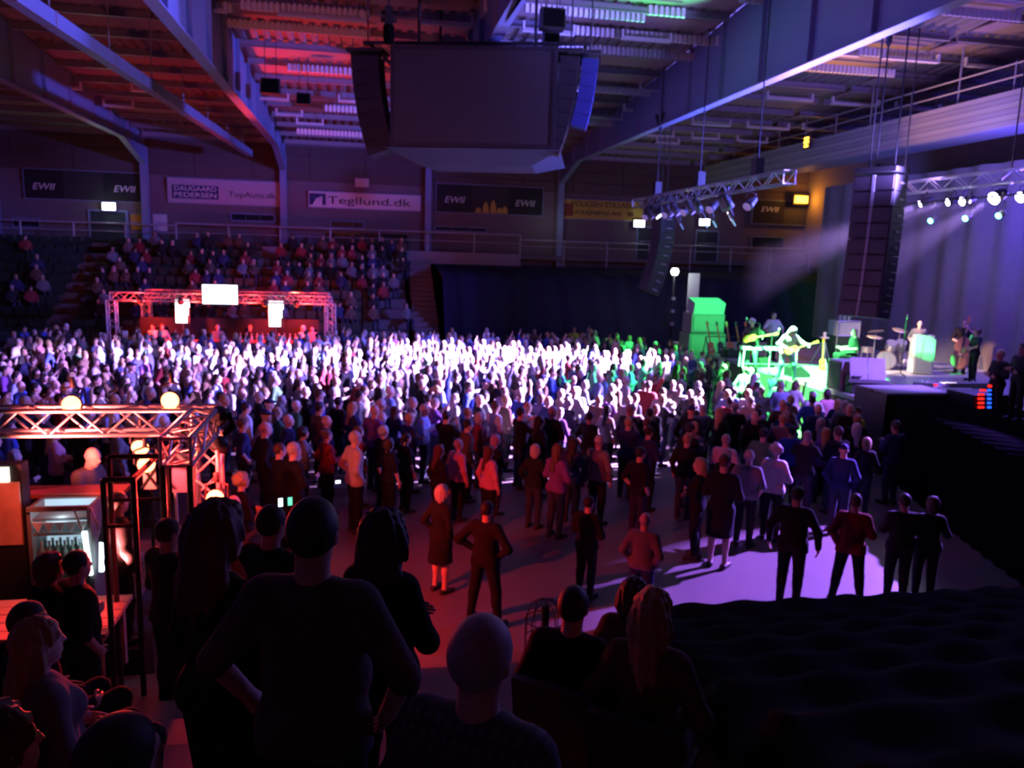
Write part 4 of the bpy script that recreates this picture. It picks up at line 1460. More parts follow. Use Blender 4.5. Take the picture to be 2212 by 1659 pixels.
# side fill stack lit green
t = thing('side_fill', 'green lit double speaker stack at the far stage corner', 'loudspeaker', (13.0, 28.9, 1.0))
MB().box((0, 0, 0.62), (1.5, 1.0, 1.2)).build('lower_cabinet', mat('grey_black', (0.10, 0.10, 0.10), 0.6), t)
MB().box((0, 0, 1.62), (1.35, 0.9, 0.72)).build('upper_cabinet', MATS['grey_black'], t)
MB().box((0, -0.47, 1.62), (1.2, 0.02, 0.6)).build('grille', mat('grey_grille', (0.14, 0.14, 0.14), 0.7, 0, 0.3, 50), t)
MB().box((0, -0.51, 0.62), (1.36, 0.02, 1.05)).build('grille', MATS['grey_grille'], t)
MB().box((0.02, -0.1, 2.25), (1.25, 0.7, 0.5), Matrix.Rotation(0.25, 3, 'X')).build('top_wedge', M['case'], t)
MB().box((0, 0, -0.5), (1.6, 1.1, 1.0)).build('riser', M['black'], t)
# lamp on a mast behind the stage corner
p = aty(1457, 587, 35.4)
t = thing('mast_lamp', 'bright white lamp on a dark mast behind the stage corner', 'lamp', (p.x, p.y, 0))
rod('mast', (0, 0, 0), (0, 0, p.z - 0.1), 0.06, M['black'], t)
MB().lathe((0, -0.05, p.z), [(0.12, -0.15), (0.19, 0.0), (0.12, 0.16)], 12).build('lamp_glass', E_exit, t, True)
for k_ in range(3):
    an = k_ * 2.1
    rod('leg', (0, 0, 0.8), (0.6 * math.cos(an), 0.6 * math.sin(an), 0.0), 0.03, M['black'], t)
for z_ in (2.0, 2.6, 3.2):
    MB().box((0, -0.05, z_), (0.16, 0.16, 0.14)).build('cable_box', M['galv'], t)
point('mast_light', (p.x, p.y - 0.5, p.z), 60, (0.85, 1, 0.95), 0.2)
a, b = aty(1484, 588, 35.7), aty(1512, 650, 35.7)
t = thing('white_banner_stand', 'narrow pale upright panel beside the bright mast lamp', 'panel', ((a.x + b.x) / 2, 35.7, 0.0))
MB().box((0, 0, 2.2), (0.55, 0.06, 4.4)).build('panel', M['bwhite'], t)
MB().box((0, 0, 0.03), (0.8, 0.5, 0.06)).build('foot', M['black'], t)

# ------------------------------------------------------------------ instruments


def guitar(name, label, body_c, neck_dir, face_dir, scale, m, cat='guitar'):
    t = thing(name, label, cat, body_c)
    n_ = V3(neck_dir).normalized()
    z_ = V3(face_dir)
    z_ = (z_ - n_ * z_.dot(n_)).normalized()
    x_ = n_.cross(z_)
    ol = []
    for i in range(28):
        a = 2 * PI * i / 28
        r = 0.20 + 0.035 * math.cos(2 * a) - 0.02 * math.cos(a)
        wst = 1 - 0.28 * math.exp(-((abs(math.sin(a)) - 0.98) ** 2) / 0.02)
        ol.append((r * math.cos(a) * 1.05, r * math.sin(a) * 0.85 * wst))
    ol = [(x * scale, y * scale) for x, y in ol]
    MB().prism(ol, 0.05 * scale, (-z_ * 0.025 * scale, n_, x_, z_)).build('guitar_body', m, t)
    MB().box(n_ * 0.50 * scale, (0.05 * scale, 0.66 * scale, 0.025 * scale), Matrix((x_, n_, z_)).transposed()).build('neck', M['wood'], t)
    MB().box(n_ * 0.90 * scale, (0.085 * scale, 0.17 * scale, 0.02 * scale), Matrix((x_, n_, z_)).transposed(), ).build('headstock', m, t)
    MB().box(-n_ * 0.06 * scale + z_ * 0.03 * scale, (0.09 * scale, 0.03 * scale, 0.02 * scale), Matrix((x_, n_, z_)).transposed()).build('bridge', M['alu'], t)
    return t


def mic(loc, top, label, bend=(-0.5, 0, 0.15)):
    t = thing('microphone_stand', label, 'microphone stand', loc)
    for k_ in range(3):
        a = k_ * 2.1 + 0.4
        rod('leg', (0, 0, 0.12), (0.32 * math.cos(a), 0.32 * math.sin(a), 0.01), 0.012, M['black'], t)
    rod('pole', (0, 0, 0.1), (0, 0, top), 0.014, M['black'], t)
    e = V3((0, 0, top)) + V3(bend)
    rod('boom', (0, 0, top), e, 0.010, M['black'], t)
    MB().lathe(e, [(0.018, -0.12), (0.02, -0.03), (0.032, 0.0), (0.03, 0.04), (0.012, 0.06)], 10).build('microphone', M['galv'], t, True)
    return t


def cymbal(loc, hgt, label, r=0.24, tilt=0.25):
    t = thing('cymbal', label, 'cymbal', loc)
    for k_ in range(3):
        a = k_ * 2.1
        rod('leg', (0, 0, 0.25), (0.28 * math.cos(a), 0.28 * math.sin(a), 0.01), 0.012, M['alu'], t)
    rod('pole', (0, 0, 0.2), (0, 0, hgt), 0.014, M['alu'], t)
    q_ = Matrix.Rotation(tilt, 3, 'X').to_quaternion()
    MB().lathe((0, 0, hgt), [(0.02, 0.035), (0.06, 0.025), (r * 0.6, 0.008), (r, -0.01), (r, -0.014), (0.02, 0.0)], 18, q_).build('disc', M['brass'], t, True)
    return t


def drum(name, label, loc, r, dpt, axis, m, legs=True):
    t = thing(name, label, 'drum', loc)
    q_ = V3(axis).normalized().to_track_quat('Z', 'Y')
    MB().lathe((0, 0, 0), [(r, -dpt / 2), (r, dpt / 2)], 20, q_).build('shell', m, t)
    for s_ in (-1, 1):
        MB().lathe(q_ @ V3((0, 0, s_ * dpt / 2)), [(r * 0.97, -0.008), (r * 0.97, 0.008)], 20, q_).build('drum_head', M['hat'], t)
        MB().lathe(q_ @ V3((0, 0, s_ * dpt / 2)), [(r * 0.98, -0.025), (r * 1.04, -0.025), (r * 1.04, 0.02), (r * 0.98, 0.02)], 20, q_).build('hoop', M['alu'], t)
    if legs:
        for k_ in range(3):
            a = k_ * 2.1
            rod('leg', (r * 0.9 * math.cos(a), r * 0.9 * math.sin(a), 0), (r * 1.15 * math.cos(a), r * 1.15 * math.sin(a), -(loc[2] - SZ) + 0.005), 0.012, M['alu'], t)
    return t


OR = mat('orange_drum', (0.62, 0.20, 0.04), 0.35, 0, 0.1, 8)
dk = atz(1905, 792, 1.5)
bx, by = dk.x - 0.3, dk.y - 0.6
drum('bass_drum', 'orange bass drum of the kit beside the seated drummer', (bx, by, SZ + 0.33), 0.30, 0.42, (-0.6, -0.8, 0), OR, False)
drum('floor_tom', 'pale floor drum right of the orange bass drum', (bx + 0.75, by + 0.1, SZ + 0.40), 0.23, 0.40, (0, 0.1, 1), mat('pearl_drum', (0.75, 0.70, 0.68), 0.3))
drum('rack_tom', 'white drum tilted above the orange bass drum', (bx + 0.05, by - 0.1, SZ + 0.82), 0.17, 0.24, (-0.2, -0.5, 0.8), MATS['pearl_drum'])
drum('rack_tom', 'white drum tilted above the pale floor drum', (bx + 0.46, by - 0.05, SZ + 0.84), 0.17, 0.24, (-0.2, -0.5, 0.8), MATS['pearl_drum'])
drum('snare_drum', 'shallow bright drum in front of the seated drummer', (bx - 0.45, by + 0.45, SZ + 0.62), 0.19, 0.14, (0, 0, 1), M['alu'])
cymbal((bx - 0.55, by - 0.05, SZ), 1.12, 'bright cymbal beside the seated white haired man', 0.27, 0.15)
cymbal((bx - 0.15, by + 0.5, SZ), 1.26, 'upper bright cymbal tilted over the kit', 0.27, -0.3)
cymbal((bx + 0.75, by + 0.45, SZ), 1.32, 'right hand cymbal behind the white drums', 0.26, 0.3)
p = atz(1993, 798, 1.5)
t = thing('bass_cabinet', 'upright amplifier cabinet draped in green light beside the double bass', 'amplifier', (p.x - 0.9, p.y - 1.0, SZ), -0.3)
MB().box((0, 0, 0.62), (0.62, 0.5, 1.15)).build('cabinet', mat('pale_tolex', (0.45, 0.48, 0.44), 0.8, 0, 0.25, 4), t)
MB().box((0, -0.26, 0.42), (0.54, 0.02, 0.62)).build('grille', mat('green_grey_grille', (0.25, 0.30, 0.26), 0.8), t)
MB().box((0, 0, 1.24), (0.58, 0.36, 0.12)).build('amplifier_head', MATS['pale_tolex'], t)
rod('handle', (-0.12, -0.1, 1.32), (0.12, -0.1, 1.32), 0.015, M['black'], t)


def upright_bass(loc, lean):
    t = thing('double_bass', 'orange wooden double bass with a green lit neck', 'double bass', loc)
    ax = V3(lean).normalized()
    fz_ = V3((-0.75, -0.66, 0.1))
    fz_ = (fz_ - ax * fz_.dot(ax)).normalized()
    sx_ = ax.cross(fz_)
    ol = []
    for i in range(36):
        a = 2 * PI * i / 36
        y = math.cos(a)
        wv = 0.30 - 0.05 * y - 0.10 * math.exp(-(y - 0.05) ** 2 / 0.03)
        ol.append((wv * math.sin(a) ** 1 if True else 0, 0.55 * y))
    MB().prism([(x, y + 0.72) for x, y in ol], 0.20, (-fz_ * 0.1, sx_, ax, fz_)).build('sound_box', M['wood'], t)
    Rm = Matrix((sx_, ax, fz_)).transposed()
    MB().box(ax * 1.45 + fz_ * 0.10, (0.05, 0.75, 0.04), Rm).build('neck', M['wood'], t)
    MB().box(ax * 1.05 + fz_ * 0.14, (0.06, 0.7, 0.015), Rm).build('fingerboard', M['black'], t)
    MB().box(ax * 1.86 + fz_ * 0.08, (0.07, 0.22, 0.09), Rm).build('scroll', M['wood'], t)
    MB().box(ax * 0.62 + fz_ * 0.16, (0.14, 0.03, 0.12), Rm).build('bridge', M['pallet'], t)
    for k_ in range(4):
        x_ = (k_ - 1.5) * 0.014
        rod('string', ax * 0.35 + fz_ * 0.14 + sx_ * x_, ax * 1.78 + fz_ * 0.12 + sx_ * x_, 0.004, M['brass'], t, (0, 0, 0), 4)
        rod('tuning_peg', ax * (1.80 + 0.04 * k_) + sx_ * -0.06, ax * (1.80 + 0.04 * k_) + sx_ * 0.06, 0.012, M['brass'], t)
    rod('end_pin', (0, 0, 0), ax * 0.2, 0.014, M['alu'], t)
    return t


# guitars on a rack at the back left
p = atz(1575, 772, 1.5)
t = thing('guitar_rack', 'black stand holding the row of guitars by the green speaker stack', 'stand', (p.x, p.y, SZ))
rod('lower_rail', (-0.9, 0, 0.15), (1.0, 0, 0.15), 0.02, M['black'], t)
rod('upper_rail', (-0.9, 0.15, 0.75), (1.0, 0.15, 0.75), 0.02, M['black'], t)
for s_ in (-0.9, 1.0):
    rod('leg', (s_, 0.15, 0.75), (s_, -0.25, 0.0), 0.02, M['black'], t)
    rod('leg', (s_, 0.15, 0.75), (s_, 0.35, 0.0), 0.02, M['black'], t)
for i in range(5):
    guitar('guitar', 'upright guitar on the rack, %s from the green speaker stack' % nm5[i], (p.x - 0.75 + 0.38 * i, p.y - 0.02, SZ + 0.36), (-0.12, 0.28, 1), (-0.2, -1, 0.2), 1.0, (M['wood'], M['black'], M['wood'], M['dark'], OR)[i])
# tall amplifier rack behind the drummer
p = atz(1808, 795, 1.5)
t = thing('amplifier_stack', 'tall pale edged amplifier rack behind the white haired drummer', 'amplifier', (p.x + 0.9, p.y + 1.2, SZ))
MB().box((0, 0, 0.5), (0.85, 0.6, 1.0)).build('lower_cabinet', M['black'], t)
MB().box((0, 0, 1.28), (0.85, 0.6, 0.52)).build('upper_cabinet', M['case'], t)
for x_ in (-0.43, 0.43):
    for z_ in (0.5, 1.28):
        rod('edge_trim', (x_, -0.31, z_ - (0.5 if z_ < 1 else 0.26)), (x_, -0.31, z_ + (0.5 if z_ < 1 else 0.26)), 0.022, M['alu'], t)
for z_ in (1.02, 1.54, 0.02):
    rod('edge_trim', (-0.43, -0.31, z_), (0.43, -0.31, z_), 0.022, M['alu'], t)
for i, x_ in enumerate((-0.25, -0.08, 0.1)):
    b_ = tag(MB((0, 0, 0)).lathe((0, 0, 0), [(0.05, 0), (0.055, 0.03), (0.055, 0.15), (0.02, 0.2), (0.02, 0.26)], 10).build('bottle', M['bottle'], None, True), 'bottle on top of the pale edged amplifier rack, %s of three' % nm5[i], 'bottle', 'bottles on the amplifier rack')
    b_.location = V3((p.x + 0.9 + x_, p.y + 1.2 - 0.1, SZ + 1.545))
t = thing('tripod', 'slim tripod with a green cup tray left of the amplifier rack', 'stand', (p.x - 0.2, p.y + 0.6, SZ))
for k_ in range(3):
    a = k_ * 2.1 + 0.3
    rod('leg', (0, 0, 0.95), (0.42 * math.cos(a), 0.42 * math.sin(a), 0), 0.016, M['alu'], t)
MB().lathe((0, 0, 0.95), [(0.03, 0), (0.16, 0.02), (0.16, 0.05), (0.05, 0.06)], 12).build('tray', M['hat'], t)
MB().lathe((0.02, 0.03, 1.01), [(0.05, 0), (0.06, 0.16)], 10).build('cup', M['hat'], t)
p = atz(1775, 800, 1.5)
guitar('guitar', 'red guitar standing against the tripod', (p.x, p.y, SZ + 0.20), (0.05, 0.15, 1), (-0.3, -1, 0.1), 0.9, OR)

# white keyed bench: pedal steel guitar on white legs
a, b = atz(1607, 796, 1.5), atz(1738, 808, 1.5)
pc = (a + b) / 2
t = thing('pedal_steel', 'long white table shaped steel guitar on white legs, washed green', 'instrument', (pc.x + 0.25, pc.y + 0.9, SZ), -0.12)
MB().box((0, 0, 0.66), (1.9, 0.42, 0.10)).build('top', M['white'], t)
MB().box((0, 0, 0.72), (1.7, 0.20, 0.02)).build('fretboard', M['black'], t)
for x_ in (-0.9, 0.0, 0.9):
    for y_ in (-0.17, 0.17):
        rod('leg', (x_, y_, 0.62), (x_ * 1.02, y_, 0.0), 0.028, M['white'], t)
rod('pedal_bar', (-0.9, -0.15, 0.12), (0.9, -0.15, 0.12), 0.02, M['alu'], t)
# low wedges along the stage front
for i, y_ in enumerate((27.0, 24.6, 22.4)):
    t = thing('floor_monitor', 'dark wedge monitor on the stage lip, %s from the far end' % nm5[i], 'loudspeaker', (SX + 0.32, y_, SZ), 0)
    MB().prism([(-0.28, 0), (0.28, 0), (0.28, 0.12), (-0.05, 0.36), (-0.28, 0.30)], 0.62, ((0, -0.31, 0), (1, 0, 0), (0, 0, 1), (0, 1, 0))).build('cabinet', M['black'], t)
    MB().box((0.12, 0, 0.25), (0.02, 0.52, 0.36), Matrix.Rotation(-0.94, 3, 'Y')).build('grille', M['grille'], t)
p = atz(1660, 806, 1.5)
mic((p.x + 0.1, p.y + 1.0, SZ), 1.5, 'microphone stand in front of the guitarist in green trousers')
p = atz(1708, 822, 1.5)
mic((p.x - 0.45, p.y + 0.5, SZ), 1.35, 'microphone stand at the long haired guitarist', (0.1, -0.2, 0.15))
p = atx(1958, 690, 17.0)
mic((17.0, p.y, SZ), 1.75, 'tall microphone stand with a green lit head by the backdrop', (0.02, 0, 0.2))

# ------------------------------------------------------------------ haze that hangs around the rear lamps
hz = MB().box((17.6, 22.0, 5.9), (9.4, 25.0, 6.6)).build('stage_haze', None)
hm = bpy.data.materials.new('haze')
hm.use_nodes = True
nt = hm.node_tree
nt.nodes.clear()
vo = nt.nodes.new('ShaderNodeVolumeScatter')
vo.inputs['Density'].default_value = 0.0002
vo.inputs['Anisotropy'].default_value = 0.35
vo.inputs['Color'].default_value = (0.9, 0.9, 1.0, 1)
ou = nt.nodes.new('ShaderNodeOutputMaterial')
nt.links.new(vo.outputs[0], ou.inputs['Volume'])
hz.data.materials.append(hm)
tag(hz, 'thin violet haze around the rear stage lamps', 'haze', None, 'stuff')
# ------------------------------------------------------------------ near bar
BY = 9.25
bt_ = thing('bar_truss', 'red lit silver truss frame over the near bar at the left', 'truss', (-1.85, BY, 0))
truss('', '', (-8.0, BY, 3.05), (-1.65, BY, 3.05), 0.27, M['alu'], 22, 0.026, parent=bt_, org=V3(bt_.location))
truss('', '', (-1.78, BY, 2.95), (-1.78, BY, 0.0), 0.27, M['alu'], 11, 0.026, up=(0, 1, 0), parent=bt_, org=V3(bt_.location))
truss('', '', (-1.78, BY - 0.1, 3.05), (-1.78, 7.75, 3.05), 0.27, M['alu'], 5, 0.026, parent=bt_, org=V3(bt_.location))
for x_ in (-1.90, -1.66):
    rod('front_leg', (x_, 7.75, 2.92), (x_, 7.75, 0.0), 0.028, M['black'], bt_, bt_.location)
for z_ in (0.7, 1.4, 2.1):
    rod('rung', (-1.90, 7.75, z_), (-1.66, 7.75, z_ + 0.3), 0.015, M['black'], bt_, bt_.location)
MB(bt_.location).box((-1.78, BY, 0.02), (0.5, 0.5, 0.04)).build('base_plate', M['steel'], bt_)


def barlamp(p, tgt, label, pw, col=RED, lens=None, r=0.10):
    t = parcan(p, tgt, lens or E_redhot, label, None, r, 0.22, 0.2)
    if pw:
        d = (V3(tgt) - V3(p)).normalized()
        spot('bar_light', V3(p) + d * 0.06, tgt, pw, col, 95, 0.8, 0.06)
    return t


c = aty(158, 872, BY)
barlamp((c.x, BY - 0.05, 3.24), (-2.6, 3.0, 4.0), 'glowing red lamp on top of the near bar truss, further from its corner', 120)
c = aty(370, 864, BY)
barlamp((c.x, BY - 0.05, 3.28), (c.x - 0.1, 6.5, 3.4), 'hottest red lamp on top of the near bar truss by its corner', 130, RED)
c = aty(303, 966, 9.6)
barlamp(c, (c.x + 0.1, 8.0, c.z - 0.6), 'red lamp on the upright behind the near bar rail', 50)
c = aty(316, 1003, 9.5)
barlamp(c, (c.x + 0.3, 8.6, c.z + 0.1), 'small red lamp below the other one behind the near bar rail', 60)
barlamp((-1.6, BY, 2.75), (-0.2, 13.5, 0.9), 'dark shaded red lamp under the corner of the near bar truss', 240, RED, E_red)
barlamp((-1.86, 8.7, 2.78), (0.5, 10.5, 0.0), 'dark red lamp under the side truss of the near bar', 1000, RED, E_red)
barlamp((-4.75, BY, 2.8), (-3.6, 10.2, 1.9), 'red lamp under the near bar truss aimed at the bartender', 60, RED, E_red)
spot('truss_glow', (-3.6, 8.6, 2.6), (-3.0, BY, 3.0), 1300, (1.0, 0.12, 0.10), 105, 0.9, 0.1)
spot('truss_glow', (-2.6, 8.5, 1.6), (-2.2, BY, 3.1), 1900, (1.0, 0.16, 0.14), 62, 0.9, 0.1)
t = thing('black_clamp', 'black cable clamp knot at the corner of the near bar truss', 'clamp', (-1.62, BY - 0.1, 3.12))
MB().lathe((0, 0, 0), [(0.04, -0.12), (0.13, -0.04), (0.12, 0.05), (0.04, 0.1)], 9).build('clamp_body', M['black'], t)
MB().tube([(0.02, 0, 0), (0.12, -0.05, 0.02), (0.16, -0.1, -0.12), (0.06, -0.14, -0.2)], 0.03, 6).build('cable_loop', M['drape'], t)

# timber platform
pl_ = thing('bar_platform', 'red lit board platform of the near bar', 'platform', (-4.6, 10.0, 0))
org = V3(pl_.location)
for i in range(11):
    block('deck_board', (-4.8, 8.90 + 0.225 * i, 0.885), (4.3, 0.205, 0.05), M['pallet'], pl_, org)
for x_ in (-6.8, -4.8, -2.75):
    block('joist', (x_, 10.0, 0.80), (0.10, 2.3, 0.12), M['pallet'], pl_, org)
    for y_ in (8.95, 11.0):
        block('leg', (x_, y_, 0.37), (0.10, 0.10, 0.74), M['pallet'], pl_, org)
fd_ = thing('front_deck', 'red lit timber deck in front of the bar customers', 'platform', (-3.6, 7.95, 0))
for i in range(5):
    block('deck_board', (-3.75, 7.56 + 0.18 * i, 1.35), (2.7, 0.165, 0.045), M['pallet'], fd_, (-3.6, 7.95, 0))
for x_ in (-4.9, -3.7, -2.5):
    block('joist', (x_, 7.92, 1.28), (0.08, 0.86, 0.09), M['pallet'], fd_, (-3.6, 7.95, 0))
    for y_ in (7.56, 8.26):
        block('leg', (x_, y_, 0.95), (0.08, 0.08, 0.58), M['pallet'], fd_, (-3.6, 7.95, 0))
# counter
t = thing('bar_counter', 'red lit bar counter in front of the bartender', 'counter', (-4.2, 9.55, 0.91))
org = V3(t.location)
MB(org).box((-3.9, 9.56, 2.15), (2.3, 0.34, 0.05)).build('counter_top', mat('counter_red_light', (0.45, 0.12, 0.09), 0.5), t)  # red light of the bar put into the counter top colour
for i in range(4):
    block('front_panel', (-4.75 + 0.57 * i, 9.44, 1.51), (0.55, 0.05, 1.2), M['black'], t, org)
# cooler
t = thing('drinks_cooler', 'grey drinks cooler with glowing white side strips and bottle shelves', 'cooler', (-3.27, 9.12, 0.91))
w = 0.60
MB().box((0, 0.24, 0.62), (w, 0.06, 1.24)).build('back_panel', M['grey'], t)
for s_ in (-1, 1):
    MB().box((s_ * w / 2, 0.02, 0.62), (0.04, 0.42, 1.24)).build('side_panel', M['grey'], t)
MB().box((0, 0.0, 0.06), (w, 0.55, 0.12)).build('base', M['black'], t)
MB().box((0, 0.20, 0.80), (w * 0.92, 0.01, 0.85)).build('lit_back', E_fin, t)
for z_ in (0.56, 0.93, 1.10):
    MB().box((0, 0.03, z_), (w * 0.94, 0.34, 0.03)).build('shelf', M['grey'], t)
for s_, a_ in ((1, 0.20), (1, 0.20)):
    pass
MB().box((0.27, -0.20, 0.72), (0.045, 0.04, 0.50), Matrix.Rotation(-0.08, 3, 'Y')).build('light_strip', E_fridge, t)
MB().box((0.40, -0.16, 0.66), (0.045, 0.04, 0.34), Matrix.Rotation(0.06, 3, 'Y')).build('light_strip', E_fridge, t)
for x_ in (0.20, 0.37):
    MB().box((x_, -0.22, 1.12), (0.014, 0.02, 0.26), Matrix.Rotation(-0.28, 3, 'Y')).build('glass_edge', M['white'], t)
MB().box((0, -0.20, 1.24), (w * 1.02, 0.05, 0.05)).build('top_edge', M['grey'], t)
tri = MB()
for i in range(5):
    x_ = -0.22 + 0.11 * i
    tri.prism([(-0.055, 0.08), (0.055, 0.08), (0, -0.04)], 0.02, ((x_, -0.16, 1.00), (1, 0, 0), (0, 0, 1), (0, -1, 0)))
tri.build('pennant_rail', M['white'], t)
point('cooler_light', (-3.27, 9.0, 2.06), 3, (0.7, 0.9, 1.0), 0.1)
bm_ = MB().lathe((0, 0, 0), [(0.03, 0), (0.034, 0.02), (0.034, 0.13), (0.014, 0.18), (0.014, 0.24)], 10).mesh('bottle', M['bottle'], True)
cap_ = MB().lathe((0, 0, 0.235), [(0.017, 0), (0.017, 0.02)], 8).mesh('cap', M['alu'])
for k_ in range(2):
    for i in range(7):
        o = link(bpy.data.objects.new('bottle', bm_))
        o.location = (-3.27 - 0.235 + 0.078 * i, 9.05 + 0.1 * k_, 0.91 + 0.578)
        tag(o, 'bottle on the lower cooler shelf, %s row, %s from the sign side' % (('front', 'rear')[k_], ORD[i]), 'bottle', 'bottles in the drinks cooler')
        link(bpy.data.objects.new('cap', cap_), o)
# lit sign box at the far left
t = thing('sign_box', 'tall box sign with a white top strip and a red picture at the left edge', 'sign', (-4.02, 9.05, 0.91))
MB().box((0, 0.1, 0.85), (0.72, 0.2, 1.7)).build('box', M['black'], t)
MB().box((-0.06, -0.02, 1.60), (0.62, 0.04, 0.16)).build('top_strip', emat('sign_strip', (0.95, 1.0, 0.85), 1.3), t)
MB().box((0.13, -0.015, 1.16), (0.42, 0.03, 0.70)).build('picture', mat('sign_picture', (0.72, 0.36, 0.28), 0.7, 0, 0.6, 4), t)
MB().box((-0.24, -0.015, 1.16), (0.28, 0.03, 0.70)).build('side_strip', M['ink'], t)
for i in range(5):
    b_ = link(bpy.data.objects.new('bottle', bm_))
    b_.location = (-3.9 - 0.12 * i, 9.55, 2.178)
    tag(b_, 'bottle on the red lit bar counter behind the tall sign, %s from the bartender' % ORD[i], 'bottle', 'bottles on the near counter')
    link(bpy.data.objects.new('cap', cap_), b_)
# pink poster panel and white lit panel behind the rail
a, b = aty(370, 985, 9.9), aty(428, 1062, 9.9)
t = thing('poster_stand', 'purple pink poster panel between the rail and the truss leg', 'poster', ((a.x + b.x) / 2, 9.9, 0))
MB().box((0, 0, (a.z + b.z) / 2), (b.x - a.x, 0.03, a.z - b.z)).build('poster_sheet', mat('poster_lilac', (0.62, 0.40, 0.62), 0.7, 0, 0.4, 3), t)
for s_ in (-1, 1):
    rod('leg', (s_ * 0.12, 0.03, 0), (s_ * 0.12, 0.03, b.z), 0.02, M['white'], t)
a, b = aty(308, 1002, 9.75), aty(338, 1056, 9.75)
t = thing('lit_panel', 'small bright crossed panel below the red lamps of the near bar', 'panel', ((a.x + b.x) / 2, 9.75, (a.z + b.z) / 2))
w, h = b.x - a.x, a.z - b.z
MB().box((0, 0, 0), (w, 0.02, h)).build('panel_sheet', mat('panel_white', (0.8, 0.7, 0.62), 0.8), t)
MB().box((0, -0.02, 0), (0.02, 0.02, h * 1.1), Matrix.Rotation(0.6, 3, 'Y')).box((0, -0.02, 0), (0.02, 0.02, h * 1.1), Matrix.Rotation(-0.6, 3, 'Y')).build('cross_bars', M['black'], t)
rod('post', (0, 0.03, -h / 2), (0, 0.03, -(a.z + b.z) / 2), 0.02, M['black'], t)
c = aty(465, 1077, 8.9)
barlamp(c, (-1.9, 3.2, 4.0), 'red lamp glaring just above the crown of the long haired woman', 700)
spot('sign_red', (-3.2, 7.9, 3.2), (-3.95, 9.0, 2.0), 110, (1.0, 0.12, 0.06), 40, 0.8, 0.1)
spot('deck_red', (-1.95, 7.85, 2.85), (-3.1, 7.85, 1.35), 380, RED, 50, 0.8, 0.1)
# black tubular rails in front
for (u0, v0, u1, v1, yy_, lab) in [(288, 1035, 222, 1032, 7.6, 'black tube rail in front of the bar customers'), (348, 985, 235, 988, 8.2, 'higher black tube rail behind the first one')]:
    a, b = aty(u0, v0, yy_), aty(u1, v1, yy_)
    t = thing('tube_rail', lab, 'railing', (a.x, yy_, 0))
    org = V3(t.location)
    for p in (a, b):
        rod('post', (p.x, yy_, 0), (p.x, yy_, a.z), 0.028, M['rail2'] if 'rail2' in M else M['black'], t, org)
    rod('top_rail', (a.x, yy_, a.z), (b.x, yy_, a.z), 0.028, M['black'], t, org)
    rod('lower_rail', (a.x, yy_, a.z - 0.45), (b.x, yy_, a.z - 0.45), 0.02, M['black'], t, org)
    rod('side_rail', (a.x, yy_, a.z), (a.x, yy_ - 0.0 + 1.2, a.z + 0.0), 0.028, M['black'], t, org)
    rod('post', (a.x, yy_ + 1.2, 0), (a.x, yy_ + 1.2, a.z), 0.028, M['black'], t, org)

# ------------------------------------------------------------------ far bar
FY = 33.4
fx0, fx1, fz0 = aty(240, 640, FY).x, aty(716, 640, FY).x, 2.95
ft_ = thing('bar_truss', 'red lit truss frame over the far bar in front of the seats', 'truss', ((fx0 + fx1) / 2, FY, 0))
org = V3(ft_.location)
truss('', '', (fx0, FY, fz0), (fx1, FY, fz0), 0.32, M['alu'], 26, 0.03, parent=ft_, org=org)
truss('', '', (fx0 + 0.8, FY + 1.9, fz0 + 0.02), (fx1 - 0.2, FY + 1.9, fz0 + 0.02), 0.32, M['alu'], 22, 0.03, parent=ft_, org=org)
for x_ in (fx0, fx1):
    truss('', '', (x_, FY, fz0 - 0.16), (x_, FY, 0), 0.32, M['alu'], 9, 0.03, up=(0, 1, 0), parent=ft_, org=org)
for x_ in (fx0 + 0.8, fx1 - 0.2):
    truss('', '', (x_, FY + 1.9, fz0 - 0.16), (x_, FY + 1.9, 0), 0.32, M['alu'], 7, 0.03, up=(0, 1, 0), parent=ft_, org=org)
for i, u in enumerate((305, 392, 572, 641)):
    c = aty(u, 650, FY)
    barlamp((c.x, FY - 0.1, 2.72), (c.x, FY + 1.2, 0.8), 'red lamp under the far bar truss, %s from its first leg' % nm5[i], 1100, RED, E_red, 0.12)
for i, u in enumerate((285, 690)):
    c = aty(u, 690, FY)
    spot('far_bar_red', (c.x, FY - 0.3, 1.5), (c.x, FY - 0.2, 3.2), 320, RED, 120, 1.0, 0.1)
for x_ in (-9.0, -6.8, -4.6, -2.4):
    spot('far_bar_red', (x_, FY - 0.7, 2.3), (x_, FY, 3.0), 420, RED, 120, 1.0, 0.1)
spot('far_bar_audience', (-3.0, FY + 1.5, 3.2), (-1.5, 41.0, 3.0), 110, (1.0, 0.10, 0.06), 110, 1.0, 0.2)
a, b = aty(437, 615, FY - 0.3), aty(513, 657, FY - 0.3)
t = thing('menu_screen', 'glaring white menu screen over the far bar', 'screen', ((a.x + b.x) / 2, FY - 0.3, (a.z + b.z) / 2))
w, h = b.x - a.x, a.z - b.z
MB().box((0, 0, 0), (w, 0.06, h)).build('lit_face', E_board, t)
MB().box((0, 0.07, 0), (w + 0.08, 0.08, h + 0.08)).build('housing', M['black'], t)
for s_ in (-1, 1):
    rod('bracket', (s_ * 0.4, 0.1, -h / 2 + 0.1), (s_ * 0.4, 0.3, -0.3), 0.03, M['black'], t)
